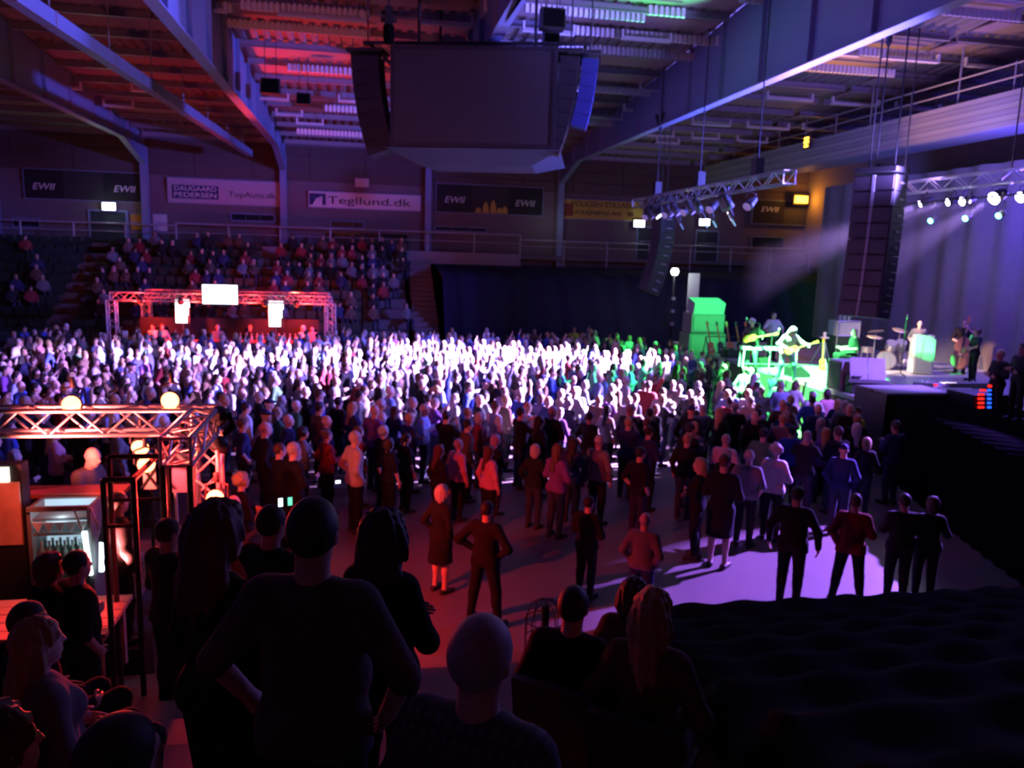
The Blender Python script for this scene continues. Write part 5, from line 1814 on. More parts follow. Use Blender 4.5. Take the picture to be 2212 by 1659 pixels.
for (u0, v0, u1, v1, l) in [(377, 647, 409, 698, 'first glaring upright screen of the far bar'), (579, 650, 611, 706, 'second glaring upright screen of the far bar, right of the menu screen')]:
    a, b = aty(u0, v0, FY + 0.4), aty(u1, v1, FY + 0.4)
    t = thing('upright_screen', l, 'screen', ((a.x + b.x) / 2, FY + 0.4, 0))
    w, h = b.x - a.x, a.z - b.z
    zc = (a.z + b.z) / 2
    for k_ in range(3):
        MB().box((0.03 * (k_ - 1), 0, zc + (k_ - 1) * h / 3), (w * (1, 0.9, 0.8)[2 - k_], 0.04, h / 3 - 0.02)).build('lit_panel', E_board, t)
    MB().box((0, 0.06, zc), (w + 0.06, 0.06, h + 0.06)).build('housing', M['black'], t)
    rod('pole', (0, 0.06, 0), (0, 0.06, zc - h / 2), 0.05, M['black'], t)
t = thing('bar_counter', 'long red lit counter of the far bar', 'counter', ((fx0 + fx1) / 2, FY + 0.6, 0))
L_ = (fx1 - fx0) - 1.2
MB().box((0, 0, 1.13), (L_, 0.6, 0.06)).build('counter_top', MATS['counter_red_light'], t)
for i in range(8):
    block('front_panel', (-L_ / 2 + L_ * (i + 0.5) / 8, -0.2, 0.55), (L_ / 8 - 0.03, 0.05, 1.1), M['skirt'], t)
for i in range(12):
    b_ = link(bpy.data.objects.new('bottle', bm_))
    b_.location = ((fx0 + fx1) / 2 + 0.3 + 0.22 * i, FY + 0.5, 1.16)
    b_.scale = (1.4, 1.4, 1.3)
    tag(b_, 'bottle on the long counter of the far bar, %s from the menu screen' % ORD[i], 'bottle', 'bottles on the far bar counter')
    link(bpy.data.objects.new('cap', cap_), b_)
MB().box((0, 1.1, 1.0), (L_, 0.3, 2.0)).build('back_shelf', M['black'], t)

# ------------------------------------------------------------------ near stand, covers, small floor things


def tier(y):
    return 0.33 * max(0, math.ceil((8.6 - y) / 0.85 - 1e-6))


st = MB()
for k in range(1, 13):
    y1 = 8.6 - 0.85 * (k - 1)
    st.box((-1.0, y1 - 0.425, 0.33 * k / 2), (30.0, 0.85, 0.33 * k))
ns = struct(st.build('floor_near_stand', M['conc']), 'concrete steps of the near stand')
# pale boards at the edge of the covered rows
for u_, v_, d_, lab_ in ((1533, 1525, 5.3, 'pale board lying at the edge of the black cloth, upper of two'), (1672, 1600, 4.3, 'pale board lying at the edge of the black cloth, lower of two')):
    p = atd(u_, v_, d_)
    t = thing('board', lab_, 'board', p, -0.35)
    MB().box((0, 0, 0), (0.17, 0.42, 0.03), Matrix.Rotation(-0.35, 3, 'X')).build('panel', mat('step_paint', (0.22, 0.24, 0.24), 0.8), t)
    rod('support', (0, 0, 0), (0, 0, -(p.z - tier(p.y))), 0.02, M['black'], t)
# black cover over the seats at the right: follows the rows with a bump at every seat back
mb = MB()
nx_, ny_ = 74, 66
x0_, x1_ = 2.05, 9.6
vs, fs = [], []
for j in range(ny_ + 1):
    y_ = 8.55 - 7.3 * j / ny_
    for i in range(nx_ + 1):
        t_ = i / nx_
        xs_ = 1.58 + 0.025 * y_ * y_
        x_ = xs_ + (x1_ - xs_) * t_
        base = 0.33 * (8.6 - y_) / 0.85 + 0.62
        ph = ((8.6 - y_) / 0.85) % 1.0
        bump = 0.17 * math.exp(-((ph - 0.35) / 0.22) ** 2)
        seat_ = 0.10 * abs(math.sin(PI * x_ / 0.52)) ** 0.5
        z_ = base + bump * (0.75 + seat_) + 0.02 * math.sin(x_ * 9 + y_ * 5)
        if j == 0:
            z_ = 0.02
        if i in (0, nx_):
            z_ -= 0.25
        vs.append((x_, y_ + (0.35 if j == 0 else 0), z_ + (0.12 if j == 1 else 0)))
for j in range(ny_):
    for i in range(nx_):
        a = j * (nx_ + 1) + i
        fs.append((a, a + 1, a + nx_ + 2, a + nx_ + 1))
mb.add(vs, fs)
tag(mb.build('seat_cover', M['cloth'], None, True), 'big black cloth spread over the empty seat rows at the lower right', 'cover cloth')
# wire cage on the floor
p = atd(1176, 1380, 9.15)
t = thing('wire_cage', 'dark domed wire cage standing on the floor beside the seated man', 'cage', (p.x, p.y, 0))
R0 = 0.23
for k_ in range(10):
    a = PI * k_ / 5
    pts = [(R0 * math.cos(a), R0 * math.sin(a), 0.02)] + [(R0 * math.cos(a), R0 * math.sin(a), 0.85)] + [(R0 * math.cos(f_) * math.cos(a), R0 * math.cos(f_) * math.sin(a), 0.85 + 0.25 * math.sin(f_)) for f_ in (0.4, 0.8, 1.2, 1.5)]
    MB().tube(pts, 0.007, 5).build('wire', M['black'], t)
for z_ in (0.02, 0.22, 0.42, 0.62, 0.85):
    MB().tube([(R0 * math.cos(PI * k_ / 8), R0 * math.sin(PI * k_ / 8), z_) for k_ in range(17)], 0.007, 5).build('ring', M['black'], t)
MB().box((0, 0, 0.75), (0.08, 0.05, 0.55)).build('handle_bar', M['black'], t)
# ------------------------------------------------------------------ people
def rot_to(x, y, tx=14.0, ty=22.5):
    return math.atan2(ty - y, tx - x)


VAR = {}


def variant(key, h=0.018, **kw):
    if key not in VAR:
        VAR[key] = make_variant(pose(**kw), h)
    return VAR[key]


def topz(p):
    return p['H'][2] + 0.13


# --- the band
def bandman(key, foot, rz, scale, label, skin, top, bottom, hairm, **kw):
    v = variant(key, 0.015, **kw)
    return put(v, foot, rz, scale, label, None, skin, top, bottom, hairm)


gt = mat('cloth_green_trousers', (0.10, 0.42, 0.20), 0.8, 0, 0.2, 12)
wh = mat('cloth_white_shirt', (0.80, 0.78, 0.76), 0.9, 0, 0.1, 12)
f = atz(1696, 822, SZ)
f.z = SZ
foot_a = f.copy()
bandman('singer', f, -PI / 2 - 0.15, 1.0, 'long white haired guitarist in white shirt bending over a guitar, centre stage', 0, wh, gt, HAIRM['white'],
        P=A(-0.08, 0, 0.93), N=A(0.16, 0, 1.37), H=A(0.28, 0, 1.51), hf=A(0.85, 0, -0.5), EL=A(0.18, 0.34, 1.18), WL=A(0.38, 0.42, 1.14), ER=A(0.08, -0.32, 1.12), WR=A(0.30, -0.10, 0.98),
        KL=A(0.06, 0.20, 0.50), AL=A(-0.02, 0.27, 0.085), KR=A(0.06, -0.18, 0.50), AR=A(-0.02, -0.22, 0.085), hair='mane')
guitar('guitar', 'orange guitar held by the bending white haired guitarist', (f.x - 0.06, f.y - 0.34, SZ + 0.98), (1, -0.10, 0.34), (0, -1, 0.35), 0.85, OR)
f = atd(1630, 690, 26.4)
f.z = SZ
rzb = -PI / 2 - 0.75
bandman('guitarist', f, rzb, 0.97, 'fair haired guitarist in green trousers leaning left beside the bench', 0, CLOTHM['black'], gt, HAIRM['white'],
        P=A(-0.05, 0, 0.93), N=A(0.14, -0.02, 1.40), H=A(0.22, -0.02, 1.57), hf=A(0.9, 0, -0.35), EL=A(0.10, 0.34, 1.22), WL=A(0.26, 0.40, 1.12), ER=A(0.04, -0.30, 1.12), WR=A(0.28, -0.08, 1.00),
        KL=A(0.14, 0.14, 0.50), AL=A(0.10, 0.20, 0.085), KR=A(-0.02, -0.14, 0.50), AR=A(-0.12, -0.18, 0.085), hair='curly')
d = V3((math.cos(rzb), math.sin(rzb), 0))
guitar('guitar', 'orange guitar of the fair haired guitarist', f + d * 0.33 + V3((0, 0, 1.0)), (0.6, -0.75, 0.25), d + V3((0, 0, 0.3)), 1.0, OR)
f = atd(1673, 668, 28.3)
f = V3((f.x, f.y, SZ))
bandman('steel', f, -PI / 2 - 0.1, 1.0, 'man in sunglasses, dark jacket and white shirt standing behind the white steel guitar', 1, wh, CLOTHM['black'], HAIRM['dark'],
        EL=A(0.05, 0.33, 1.18), WL=A(0.27, 0.28, 1.02), ER=A(0.05, -0.33, 1.18), WR=A(0.27, -0.28, 1.04), sleeve='short', hair='short', belly=0.02)
f = atd(1846, 709, 23.6)
s_ = 1.0
f = V3((f.x, f.y, f.z - (1.32) * 1.0))
bandman('drummer', f, PI - 0.15, 1.0, 'seated white haired man in dark shirt facing left beside the drum kit', 0, CLOTHM['black'], CLOTHM['black'], HAIRM['white'], sleeve='short',
        **{**SIT, 'WL': A(0.30, 0.20, 0.70), 'WR': A(0.30, -0.20, 0.70), 'hair': 'fringe'})
t = thing('drum_stool', 'black round stool under the seated white haired man', 'stool', (f.x, f.y, SZ))
hst = f.z + 0.40 - SZ
MB().lathe((0, 0, hst - 0.08), [(0.15, 0), (0.18, 0.02), (0.18, 0.07), (0.15, 0.09)], 14).build('seat', M['black'], t)
rod('post', (0, 0, 0.05), (0, 0, hst - 0.05), 0.03, M['alu'], t)
for k_ in range(3):
    rod('leg', (0, 0, 0.2), (0.25 * math.cos(2.1 * k_), 0.25 * math.sin(2.1 * k_), 0.01), 0.015, M['alu'], t)
f = atz(1976, 800, SZ)
f.z = SZ
bandman('standing_bald', f, -PI / 2 - 0.5, 0.97, 'bald man in a grey shirt standing behind the green lit amplifier cabinet', 0, CLOTHM['grey'], CLOTHM['grey'], HAIRM['grey'], sleeve='short', hair='fringe', **ARMS['pocket'])
f = atz(2066, 800, SZ)
f.z = SZ
f = f + V3((-0.4, -0.6, 0))
upright_bass((f.x - 0.42, f.y - 0.42, SZ + 0.02), (0.22, 0.12, 1.0))
bandman('bassist', f, -PI / 2 - 0.7, 1.04, 'dark clothed double bass player behind the orange bass', 1, CLOTHM['black'], CLOTHM['black'], HAIRM['brown'], EL=A(0.14, 0.30, 1.30), WL=A(0.30, 0.10, 1.50), ER=A(0.10, -0.30, 1.10), WR=A(0.34, -0.05, 1.00), sleeve='short')
f = atd(2113, 706, 24.6)
f = V3((f.x, f.y, SZ))
bandman('guitarist_side', f, PI - 0.2, 0.95, 'dark clothed guitarist playing beside the double bass player', 1, CLOTHM['black'], CLOTHM['black'], HAIRM['brown'], EL=A(0.10, 0.30, 1.20), WL=A(0.30, 0.30, 1.12), ER=A(0.02, -0.30, 1.12), WR=A(0.26, -0.10, 1.00), sleeve='short', hair='curly')
guitar('guitar', 'shiny guitar of the dark clothed guitarist', f + V3((-0.36, 0.02, 0.98)), (-0.35, -1.0, 0.25), (-1, 0.2, 0.2), 0.95, M['wood'])
f = atd(2164, 755, 18.3)
bandman('stagehand', (f.x, f.y, f.z - 1.72), PI, 0.98, 'white haired stagehand in black beside the lit rack', 0, CLOTHM['black'], CLOTHM['black'], HAIRM['white'], hair='short', **ARMS['folded'])
MB().box((f.x, f.y, (f.z - 1.74) / 2 + 0.0), (1.4, 1.4, f.z - 1.74)).build('trim_riser', M['black'])['kind'] = 'structure'
f = atd(2213, 742, 17.2)
put(VAR['stagehand'], (f.x, f.y, f.z - 1.72), PI, 0.98, 'stagehand in black cut by the right edge', None, 1, CLOTHM['black'], CLOTHM['black'], HAIRM['dark'])
MB().box((f.x, f.y, (f.z - 1.74) / 2), (1.0, 1.2, f.z - 1.74)).build('trim_riser', M['black'])['kind'] = 'structure'

# --- crowd variants
KINDS = [('short_down', dict(hair='short')), ('short_fold', dict(hair='short', belly=0.02, **ARMS['folded'])), ('short_clap', dict(hair='short', **ARMS['clap'])), ('bald_pocket', dict(hair='fringe', belly=0.03, **ARMS['pocket'])),
         ('bald_drink', dict(hair='fringe', belly=0.02, **ARMS['drink'])), ('long_down', dict(hair='long', fem=True)), ('long_fold', dict(hair='long', fem=True, **ARMS['folded'])), ('bob_clap', dict(hair='bob', fem=True, sleeve='short', **ARMS['clap'])),
         ('bob_drink', dict(hair='bob', fem=True, **ARMS['drink'])), ('pony_down', dict(hair='ponytail', fem=True, sleeve='short')), ('curly_fold', dict(hair='curly', fem=True, **ARMS['folded'])), ('short_phone', dict(hair='short', sleeve='short', **ARMS['phone'])),
         ('short_wave', dict(hair='short', sleeve='short', **ARMS['wave'])), ('cap_down', dict(hair='cap', **ARMS['pocket'])), ('short_tee', dict(hair='short', sleeve='short', belly=0.02, **ARMS['pocket'])), ('bun_down', dict(hair='bun', fem=True, **ARMS['drink']))]
KW = [5, 4, 2.5, 4, 3, 3, 3, 2, 2.5, 1.5, 2, 0.8, 0.7, 1.0, 3, 1]
HAIRW = {'short': 'short haired', 'fringe': 'balding', 'long': 'long haired', 'bob': 'bob haired', 'ponytail': 'ponytailed', 'curly': 'curly haired', 'cap': 'capped', 'bun': 'bun haired'}
KD = dict(KINDS)
HC = ['dark', 'brown', 'grey', 'fair', 'white']

# --- people standing alone on the open floor: (head pixel, foot pixel, variant, colours, words)
NEAR = [
    ((755, 922), (766, 1150), 'akimbo_jacket', dict(hair='short', hem=-0.10, **ARMS['pocket']), 1, 'beige', 'black', 'grey', 'man in a pale jacket lit red, hands in pockets, back turned'),
    ((838, 938), (838, 1132), 'tee_woman', dict(hair='bob', fem=True, sleeve='short'), 0, 'black', 'black', 'dark', 'woman in a black top with bare arms lit red'),
    ((872, 928), (875, 1105), 'pony_down', KD['pony_down'], 1, 'black', 'black', 'dark', 'dark ponytailed woman just right of the bare armed woman'),
    ((989, 948), (985, 1120), 'short_down', KD['short_down'], 1, 'pink', 'black', 'grey', 'person in a pink shirt standing sideways in the near crowd edge'),
    ((1056, 962), (1062, 1120), 'long_down', KD['long_down'], 1, 'pink', 'black', 'brown', 'long haired woman in a pink red top, back turned, near crowd edge'),
    ((945, 1036), (950, 1278), 'coat_woman', dict(hair='bob', fem=True, hem=-0.30, bottom='skirt', **ARMS['pocket']), 0, 'black', 'black', 'grey', 'grey haired person in a long black coat showing red lit calves'),
    ((1048, 1068), (1045, 1348), 'akimbo', dict(hair='short', KL=A(0.02, 0.17, 0.5), AL=A(0, 0.22, 0.085), KR=A(0.02, -0.17, 0.5), AR=A(0, -0.22, 0.085), hem=-0.10, belly=0.02, **ARMS['akimbo']), 1, 'black', 'black', 'dark',
     'man in black standing astride with hands at his belt on the red floor'),
    ((1273, 1060), (1262, 1290), 'short_fold', KD['short_fold'], 1, 'black', 'black', 'dark', 'man in black with slim legs left of the older man in grey'),
    ((1394, 1107), (1390, 1335), 'bald_pocket', KD['bald_pocket'], 0, 'grey', 'navy', 'grey', 'older man in a grey shirt with hands in pockets on the open floor'),
    ((1509, 980), (1500, 1205), 'long_fold', KD['long_fold'], 1, 'black', 'black', 'fair', 'fair haired woman in black facing left in the dark near group'),
    ((1557, 970), (1548, 1225), 'skirt_man', dict(hair='short', bottom='skirt', hem=-0.05, **ARMS['folded']), 1, 'black', 'black', 'brown', 'person in a black knee length skirt with pale socks'),
    ((1608, 963), (1603, 1178), 'short_tee', KD['short_tee'], 1, 'grey', 'black', 'grey', 'short grey haired person in grey between the skirted person and the curly one'),
    ((1667, 950), (1660, 1165), 'curly_fold', KD['curly_fold'], 1, 'white', 'black', 'grey', 'curly grey haired person in a pale blouse at the right of the crowd'),
    ((1716, 1038), (1700, 1310), 'broad', dict(hair='short', hem=-0.12, belly=0.03, EL=A(-0.03, 0.32, 1.16), WL=A(0.05, 0.33, 0.92), ER=A(-0.03, -0.32, 1.16), WR=A(0.05, -0.33, 0.92)), 1, 'black', 'black', 'dark', 'broad man in black, arms hanging, legs against the violet floor patch'),
    ((1858, 1055), (1825, 1308), 'short_drink', dict(hair='short', belly=0.02, hem=-0.1, KL=A(0.02, 0.15, 0.5), AL=A(0, 0.20, 0.085), KR=A(0.02, -0.15, 0.5), AR=A(0, -0.20, 0.085), **ARMS['drink']), 1, 'dark red', 'black', 'brown', 'man in a dark red top standing astride the violet floor patch'),
    ((1962, 1055), (1930, 1303), 'short_clap', KD['short_clap'], 1, 'black', 'black', 'dark', 'man in black at the right end of the violet floor patch'),
    ((2004, 1062), (1990, 1298), 'bob_drink', KD['bob_drink'], 1, 'black', 'black', 'brown', 'person in black half hidden behind the rightmost standing man'),
    ((575, 902), (575, 1130), 'bald_pocket', KD['bald_pocket'], 0, 'black', 'black', 'grey', 'bald person lit red at the crowd edge by the near bar'),
    ((640, 945), (636, 1195), 'short_drink', KD['short_fold'], 0, 'black', 'black', 'grey', 'grey haired man in a black jacket in front of the phone holder'),
    ((527, 897), (527, 1090), 'short_tee', KD['short_tee'], 1, 'navy', 'black', 'brown', 'person in a navy waistcoat by the near bar truss leg'),
    ((602, 948), (606, 1170), 'short_phone', KD['short_phone'], 0, 'black', 'black', 'brown', 'person lit red holding up a small phone by the near bar'),
    ((690, 862), (690, 1050), 'short_down', KD['short_down'], 1, 'brown', 'black', 'dark', 'short haired person in a patterned brown shirt behind the pale jacket'),
    ((708, 920), (706, 1110), 'bun_down', KD['bun_down'], 1, 'dark red', 'black', 'brown', 'woman in a dark red top left of the man in the pale jacket'),
    ((524, 1010), (526, 1260), 'curly_fold', KD['curly_fold'], 0, 'black', 'black', 'fair', 'curly haired person lit red right of the near bar truss'),
    ((506, 1056), (508, 1320), 'bald_drink', KD['bald_drink'], 0, 'black', 'black', 'grey', 'bald person lit red in front of the curly haired one'),
    ((130, 915), (128, 1120), 'long_fold', KD['long_fold'], 0, 'pink', 'black', 'fair', 'fair haired person in a pink top behind the bartender'),
    ((30, 900), (30, 1120), 'short_down', KD['short_down'], 1, 'blue', 'black', 'dark', 'person in blue under the near bar truss at the left edge'),
    ((262, 905), (262, 1120), 'pony_down', KD['pony_down'], 1, 'grey', 'black', 'dark', 'ponytailed person in grey behind the near bar counter'),
    ((1742, 850), (1742, 1000), 'short_tee', KD['short_tee'], 1, 'blue', 'navy', 'dark', 'person in a blue shirt close to the stage corner'),
    ((1690, 865), (1688, 1010), 'cap_down', KD['cap_down'], 0, 'white', 'navy', 'dark', 'capped person in a pale striped shirt close to the stage corner'),
]
TAKEN = []
OUTFITS = set()
for (hu_, hv_), (fu, fv), key, kw, skin, tc, bc, hc, lab in NEAR:
    v = variant(key, **kw)
    g = atz(fu, fv, 0.0)
    dep = pix(g)[2]
    tp = atd(hu_, hv_, dep)
    s_ = tp.z / topz(v['pose'])
    if not 0.88 < s_ < 1.1:
        s_ = min(1.08, max(0.90, s_))
        for _ in range(8):
            tp = atz(hu_, hv_, topz(v['pose']) * s_)
        g = V3((tp.x, tp.y, 0))
    g.z = 0
    TAKEN.append((g.x, g.y))
    rz = rot_to(g.x, g.y) + random.uniform(-0.15, 0.15)
    if 'facing left' in lab:
        rz += 1.6
    put(v, g, rz, s_, lab, None, skin, CLOTHM[tc], CLOTHM[bc], HAIRM[hc])

# phones held in the crowd
for (u, v, dep, lab, w) in [(598, 996, 14.6, 'bright phone held up by the red lit person', 0.13), (617, 1084, 4.72, 'phone showing a small bright picture of the stage', 0.09), (730, 1041, 14.3, 'tiny lit phone held low in the dark near crowd', 0.10)]:
    p = atd(u, v, dep)
    t = thing('phone', lab, 'phone', p, 0.3)
    MB().box((0, 0.006, 0), (w, 0.01, w * 0.62)).build('phone_case', M['black'], t)
    if dep < 6:
        for x_, m in ((-0.030, E_phone), (0.026, emat('phone_green', (0.2, 0.9, 0.6), 1.2))):
            MB().box((x_, -0.001, 0), (0.026, 0.004, 0.05)).build('screen', m, t)
    else:
        MB().box((0, -0.001, 0), (w * 0.9, 0.004, w * 0.54)).build('screen', E_phone, t)

# --- the standing crowd
POLY = [(-17.5, 34.9), (-17.5, 13.6), (-7, 13.2), (-2.5, 14.6), (0, 13.6), (4.5, 12.3), (8.6, 12.2), (11.6, 14.8), (12.3, 18.0), (12.35, 31.0), (11.0, 34.6), (-1.0, 35.2), (-1.0, 32.3), (-11.0, 32.3), (-11.2, 34.9)]


def inside(x, y):
    c = False
    n_ = len(POLY)
    for i in range(n_):
        x0, y0 = POLY[i]
        x1, y1 = POLY[(i + 1) % n_]
        if (y0 > y) != (y1 > y) and x < (x1 - x0) * (y - y0) / (y1 - y0) + x0:
            c = not c
    return c


PTS = []
yy = 12.2
row = 0
while yy < 35.3:
    xx = -17.4 + (0.39 if row % 2 else 0)
    while xx < 12.3:
        x_, y_ = xx + random.uniform(-0.2, 0.2), yy + random.uniform(-0.2, 0.2)
        dens = 1.0 if x_ > -9 else 0.72
        if y_ < 15.5:
            dens *= 0.62
        if y_ > 33.5:
            dens *= 0.5
        if 26 < y_ and x_ < -13:
            dens *= 0.6
        # a gap leading to the near bar
        if inside(x_, y_) and random.random() < dens and all((x_ - a) ** 2 + (y_ - b) ** 2 > 0.30 for a, b in TAKEN):
            PTS.append((x_, y_))
        xx += 0.78
    yy += 0.80
    row += 1
vis = []
for x_, y_ in PTS:
    u, v, dpt = pix((x_, y_, 1.6))
    if -25 < u < FW + 25:
        vis.append((dpt, u, v, x_, y_))
vis.sort()
NIND = 262
XZ = [(170, 'at the left edge'), (400, 'before the first upright screen'), (560, 'below the menu screen'), (700, 'below the second upright screen'), (860, 'below the Tegllund banner'), (960, 'below the screen left edge'),
      (1070, 'below the hanging screen middle'), (1190, 'below the screen right edge'), (1310, 'below the yellow banner'), (1420, 'below the far speaker column'), (1540, 'below the lighting truss'), (1660, 'along the stage lip'), (3000, 'beside the wing cases')]
YZ = [(775, 'back rows'), (815, 'middle rows'), (860, 'front half'), (910, 'near rows'), (3000, 'dark near edge')]
cnames = list(CLOTHC)
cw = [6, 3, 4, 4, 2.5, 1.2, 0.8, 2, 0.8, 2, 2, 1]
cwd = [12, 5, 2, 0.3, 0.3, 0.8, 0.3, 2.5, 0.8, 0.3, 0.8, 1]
USED = set()
for i, (dpt, u, v, x_, y_) in enumerate(vis[:NIND]):
    xz = next(w for lim, w in XZ if u < lim)
    yz = next(w for lim, w in YZ if v < lim)
    for _ in range(200):
        ki = random.choices(range(len(KINDS)), KW)[0]
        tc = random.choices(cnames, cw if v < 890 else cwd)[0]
        kn, kw = KINDS[ki]
        hc = random.choices(HC, [4, 3, 3, 2.0, 1.0])[0]
        if kw['hair'] == 'fringe':
            hc = random.choice(['grey', 'white'])
        hw = HAIRW[kw['hair']]
        if kw['hair'] == 'cap':
            word = 'capped person in ' + tc
        elif kw['hair'] == 'fringe':
            word = 'balding %s haired person in %s' % (hc, tc)
        else:
            word = '%s %s person in %s' % (hc, hw, tc)
        if (xz, yz, word) not in USED:
            break
    USED.add((xz, yz, word))
    vr = variant(kn, **kw)
    s_ = random.uniform(0.94, 1.04) * (0.95 if kw.get('fem') else 1.01)
    # backs of people in the way make room: keep feet on the floor
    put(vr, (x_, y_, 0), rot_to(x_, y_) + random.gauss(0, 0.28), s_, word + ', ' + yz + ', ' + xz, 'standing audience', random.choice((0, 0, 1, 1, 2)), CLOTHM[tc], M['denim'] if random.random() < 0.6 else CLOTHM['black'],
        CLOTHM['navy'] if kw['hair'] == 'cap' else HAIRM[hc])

# the rest of the standing audience and the seated people of the far stand: one mass
LOW = [make_low(pose(**kw), 0.055) for kn, kw in (KINDS[0], KINDS[1], KINDS[2], KINDS[3], KINDS[5], KINDS[8], KINDS[11], KINDS[12])]
LOWS = [make_low(pose(**{**SIT, 'hair': hr, 'fem': fm}), 0.055) for hr, fm in (('short', False), ('bob', True), ('fringe', False))]
VV, QQ, CC = [], [], []
off = 0


def rnd_skin():
    return random.choice([(0.72, 0.50, 0.40), (0.62, 0.41, 0.32), (0.50, 0.31, 0.22)])


def add_low(lv, x_, y_, z_, rz, s_, dim=False):
    global off
    v, q, lab = lv
    c, s2 = math.cos(rz), math.sin(rz)
    Rm = np.array([[c, -s2, 0], [s2, c, 0], [0, 0, 1]])
    VV.append(v @ Rm.T * s_ + np.array([x_, y_, z_]))
    QQ.append(q + off)
    pal = np.array([rnd_skin(), CLOTHC[random.choices(cnames, cw)[0]], (0.03, 0.035, 0.06), (0.02, 0.02, 0.02), HAIRC[random.choices(HC, [4, 3, 3, 2, 1])[0]]])
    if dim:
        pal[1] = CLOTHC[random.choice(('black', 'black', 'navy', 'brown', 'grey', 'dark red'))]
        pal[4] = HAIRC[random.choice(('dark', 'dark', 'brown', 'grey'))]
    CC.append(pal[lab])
    off += len(v)


for dpt, u, v, x_, y_ in vis[NIND:]:
    add_low(random.choice(LOW), x_, y_, 0, rot_to(x_, y_) + random.gauss(0, 0.25), random.uniform(0.93, 1.04))
BL = [(-12.2, -5.4, 0.42), (-4.3, 2.0, 0.62)]
for (xa, xb, pr) in BL:
    for k in range(2, NROW):
        x_ = xa
        while x_ < xb:
            if random.random() < pr * (0.5 + 0.06 * k):
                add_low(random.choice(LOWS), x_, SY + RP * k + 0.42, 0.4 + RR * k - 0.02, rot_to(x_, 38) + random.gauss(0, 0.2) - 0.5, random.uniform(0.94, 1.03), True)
            x_ += 0.52
for _ in range(16):
    x_ = random.uniform(-21, -13.6)
    k = random.randrange(3, 9)
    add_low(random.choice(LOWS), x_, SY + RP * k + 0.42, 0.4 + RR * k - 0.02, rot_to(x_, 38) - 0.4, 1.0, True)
cm_ = bpy.data.materials.new('crowd_cloth_and_skin')
cm_.use_nodes = True
b_ = cm_.node_tree.nodes['Principled BSDF']
b_.inputs['Roughness'].default_value = 0.8
at_ = cm_.node_tree.nodes.new('ShaderNodeAttribute')
at_.attribute_name = 'tint'
cm_.node_tree.links.new(at_.outputs['Color'], b_.inputs['Base Color'])
me = np_mesh('crowd', np.concatenate(VV), np.concatenate(QQ), cm_)
ca = me.color_attributes.new('tint', 'FLOAT_COLOR', 'POINT')
cc = np.concatenate(CC)
ca.data.foreach_set('color', np.concatenate([cc, np.ones((len(cc), 1))], 1).astype(np.float32).ravel())
o = link(bpy.data.objects.new('crowd', me))
tag(o, 'distant audience standing at the back of the floor and seated in the far stand', 'crowd', None, 'stuff')

# people at the bars
def at_head(u, v, dep, hgt):
    p = atd(u, v, dep)
    return V3((p.x, p.y, p.z - hgt))


p = aty(180, 964, 10.0)
v = variant('bartender', 0.013, hair='fringe', sleeve='short', belly=0.02, P=A(-0.06, 0, 0.95), N=A(0.06, 0, 1.45), H=A(0.13, 0, 1.61), hf=A(0.95, -0.1, -0.25), EL=A(0.08, 0.30, 1.18), WL=A(0.32, 0.22, 1.10), ER=A(0.10, -0.28, 1.18), WR=A(0.36, -0.14, 1.12))
s_ = (p.z - 0.91) / topz(v['pose'])
put(v, (p.x, p.y, 0.91), -0.35, min(1.06, max(0.93, s_)), 'bald bartender in a grey polo shirt, lit red, reaching over the near bar', None, 0, CLOTHM['grey'], CLOTHM['black'], HAIRM['grey'])
# customers and dark heads around the near bar: (u, v, depth, variant, words)
for (u, v_, dep, key, kw, tc, hc, lab) in [
        (250, 1062, 8.5, 'short_down', KD['short_down'], 'black', 'dark', 'dark customer in front of the drinks cooler, back turned'),
        (358, 1120, 7.0, 'short_fold', KD['short_fold'], 'black', 'dark', 'dark headed person between the tube rails and the long haired woman'),
        (100, 1195, 6.0, 'bob_drink', KD['bob_drink'], 'black', 'brown', 'bob haired silhouette below the drinks cooler'),
        (160, 1190, 6.05, 'short_tee', KD['short_tee'], 'black', 'dark', 'silhouette beside the bob haired one below the drinks cooler')]:
    vr = variant(key, **kw)
    p = atd(u, v_, dep)
    zt = tier(p.y)
    if dep > 8:
        zt = p.z - topz(vr['pose']) * 0.98
        b_ = MB().box((p.x, p.y, zt / 2), (0.5, 0.42, zt)).build('trim_step', M['black'])
        b_['kind'] = 'structure'
    s_ = (p.z - zt) / topz(vr['pose'])
    put(vr, (p.x, p.y, zt), rot_to(p.x, p.y), s_, lab, None, 1, CLOTHM[tc], CLOTHM['black'], HAIRM[hc])
for i, (u, dy, key) in enumerate([(330, 0, 'short_down'), (350, 0.0, 'long_down'), (470, 0, 'bald_pocket'), (540, 0, 'short_fold'), (655, 0.0, 'bob_drink'), (675, 0, 'short_tee'), (295, -0.3, 'curly_fold'), (725, -0.9, 'short_down')]):
    p = aty(u, 690, FY + (1.3 if i < 6 else -0.6))
    put(variant(key, **KD[key]), (p.x, p.y, 0), -PI / 2 + random.uniform(-0.4, 0.4), 1.0, ('bar staff member behind the far bar counter, %s from its first leg' % (nm5 + ['sixth'])[i]) if i < 6 else ('customer in red light at the far bar, %s side' % ('first leg', 'last leg')[i - 6]), None, 0,
        CLOTHM[('white', 'beige', 'grey', 'black', 'white', 'pink', 'beige', 'grey')[i]], CLOTHM['black'], HAIRM[HC[i % 5]])
p = aty(1241, 676, 35.3)
put(VAR['short_down'], (p.x, p.y, 0), -PI / 2, 1.02, 'steward in a yellow safety vest at the back edge of the crowd', None, 1, mat('cloth_yellow_vest', (0.55, 0.60, 0.05), 0.8), CLOTHM['black'], HAIRM['brown'])
p = atz(1853, 880, 1.7)
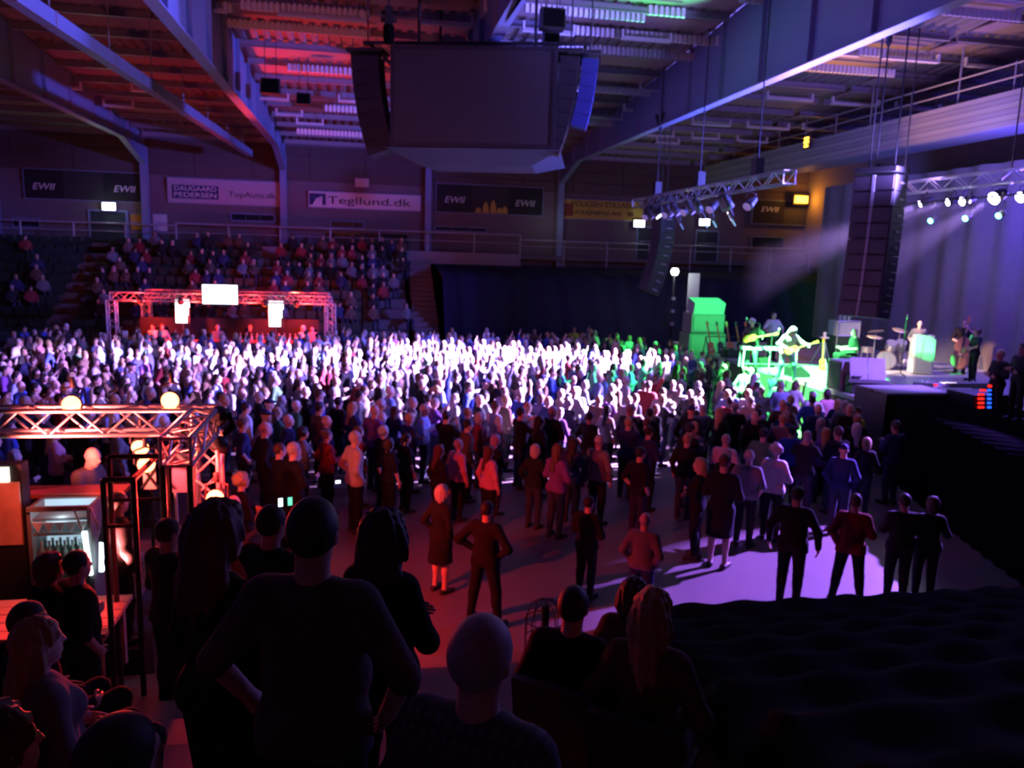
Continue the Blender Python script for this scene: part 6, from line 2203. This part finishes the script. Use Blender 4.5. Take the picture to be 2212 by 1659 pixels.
put(VAR['short_down'], (p.x, p.y, 0), PI, 0.98, 'steward in a yellow vest standing in the shade at the wing drape', None, 1, MATS['cloth_yellow_vest'], CLOTHM['black'], HAIRM['brown'])

# --- foreground people: (u, v of head top, depth, seated, variant, ...)
M['plaid'] = plaid('plaid_blue_grey', (0.055, 0.06, 0.085), (0.16, 0.17, 0.23), 9.0)
M['camo'] = mat('patterned_shirt', (0.075, 0.070, 0.075), 0.9, 0, 0.9, 7)
FG = [
    (462, 1091, 3.05, False, 'fg_long', dict(hair='mane', fem=True, **ARMS['folded']), 1.0, 0, CLOTHM['black'], HAIRM['brown'], 'woman with long dark hair, red light on her crown, left of the centre'),
    (672, 1078, 2.42, False, 'fg_man', dict(hair='short', hem=-0.1, sleeve='short', belly=0.04, EL=A(-0.05, 0.34, 1.17), WL=A(0.07, 0.25, 0.96), ER=A(-0.05, -0.34, 1.17), WR=A(0.07, -0.25, 0.96)), 1.0, 1, M['camo'], HAIRM['dark'], 'big man in a patterned grey shirt, dark short hair, centre of the near stand'),
    (826, 1112, 3.5, False, 'fg_bob', dict(hair='fullbob', fem=True, hem=-0.1, **ARMS['folded']), 1.0, 1, CLOTHM['black'], HAIRM['dark'], 'dark bob haired woman in a black jacket right of the big man'),
    (1052, 1322, 2.25, True, 'fg_grey', dict(SIT, hair='short'), 1.0, 0, M['plaid'], HAIRM['grey'], 'seated grey haired man in a plaid shirt, nearest the camera'),
    (1244, 1262, 4.3, True, 'fg_seat', dict(SIT, hair='short'), 1.0, 1, CLOTHM['black'], HAIRM['dark'], 'seated dark haired man in black beside the wire cage'),
    (1415, 1268, 4.0, True, 'fg_seatw', dict(SIT, hair='long', fem=True), 1.0, 0, CLOTHM['brown'], HAIRM['fair'], 'seated fair haired woman in a brown top beside the black cloth'),
    (1372, 1246, 4.8, True, 'fg_seatb', dict(SIT, hair='bob', fem=True), 1.0, 1, CLOTHM['brown'], HAIRM['brown'], 'seated brown haired person half hidden behind the fair haired woman'),
    (92, 1330, 3.3, True, 'fg_seatw', dict(SIT, hair='long', fem=True), 1.0, 0, CLOTHM['grey'], HAIRM['fair'], 'seated person with light hair in a grey top at the lower left'),
    (68, 1296, 4.1, True, 'fg_seat', dict(SIT, hair='short'), 1.0, 1, CLOTHM['black'], HAIRM['dark'], 'seated dark haired person behind the light haired one at the lower left'),
    (8, 1520, 2.0, True, 'fg_seatb', dict(SIT, hair='bob', fem=True), 1.0, 1, CLOTHM['purple'], HAIRM['brown'], 'head cut by the lower left corner'),
    (275, 1535, 1.9, True, 'fg_seat', dict(SIT, hair='short'), 1.0, 1, CLOTHM['black'], HAIRM['dark'], 'dark round head rising from the bottom edge, left half'),
    (582, 1092, 5.0, False, 'fg_phone', dict(hair='short', **ARMS['phone']), 1.0, 1, CLOTHM['black'], HAIRM['dark'], 'dark silhouette holding up a phone left of the big man'),
]
seatm = {}
for u, v_, dep, sit, key, kw, s0, skin, top, hair, lab in FG:
    vr = variant(key, 0.0135, **kw)
    p = atd(u, v_, dep)
    ht = topz(vr['pose'])
    # the row of the stand it belongs to
    zt = tier(p.y)
    s_ = (p.z - zt) / ht
    s2 = min(1.12, max(0.88, s_))
    put(vr, (p.x, p.y, p.z - ht * s2), rot_to(p.x, p.y, 15, 22) + random.uniform(-0.1, 0.1) + (0.45 if 'big man in' in lab else 0), s2, lab, None, skin, top, CLOTHM['black'], hair)
    if sit:
        t = thing('spectator_chair', 'dark folding seat under the ' + ' '.join(lab.replace('seated ', '').split()[:7]), 'seat', (p.x, p.y, p.z - ht * s2), rot_to(p.x, p.y, 15, 22))
        MB().box((0.05, 0, 0.36), (0.44, 0.46, 0.06)).build('seat', M['seat'], t)
        MB().box((-0.24, 0, 0.58), (0.05, 0.46, 0.42), Matrix.Rotation(-0.15, 3, 'Y')).build('backrest', M['seat'], t)
        MB().box((-0.05, 0, 0.17), (0.08, 0.30, 0.34)).build('bracket', M['black'], t)
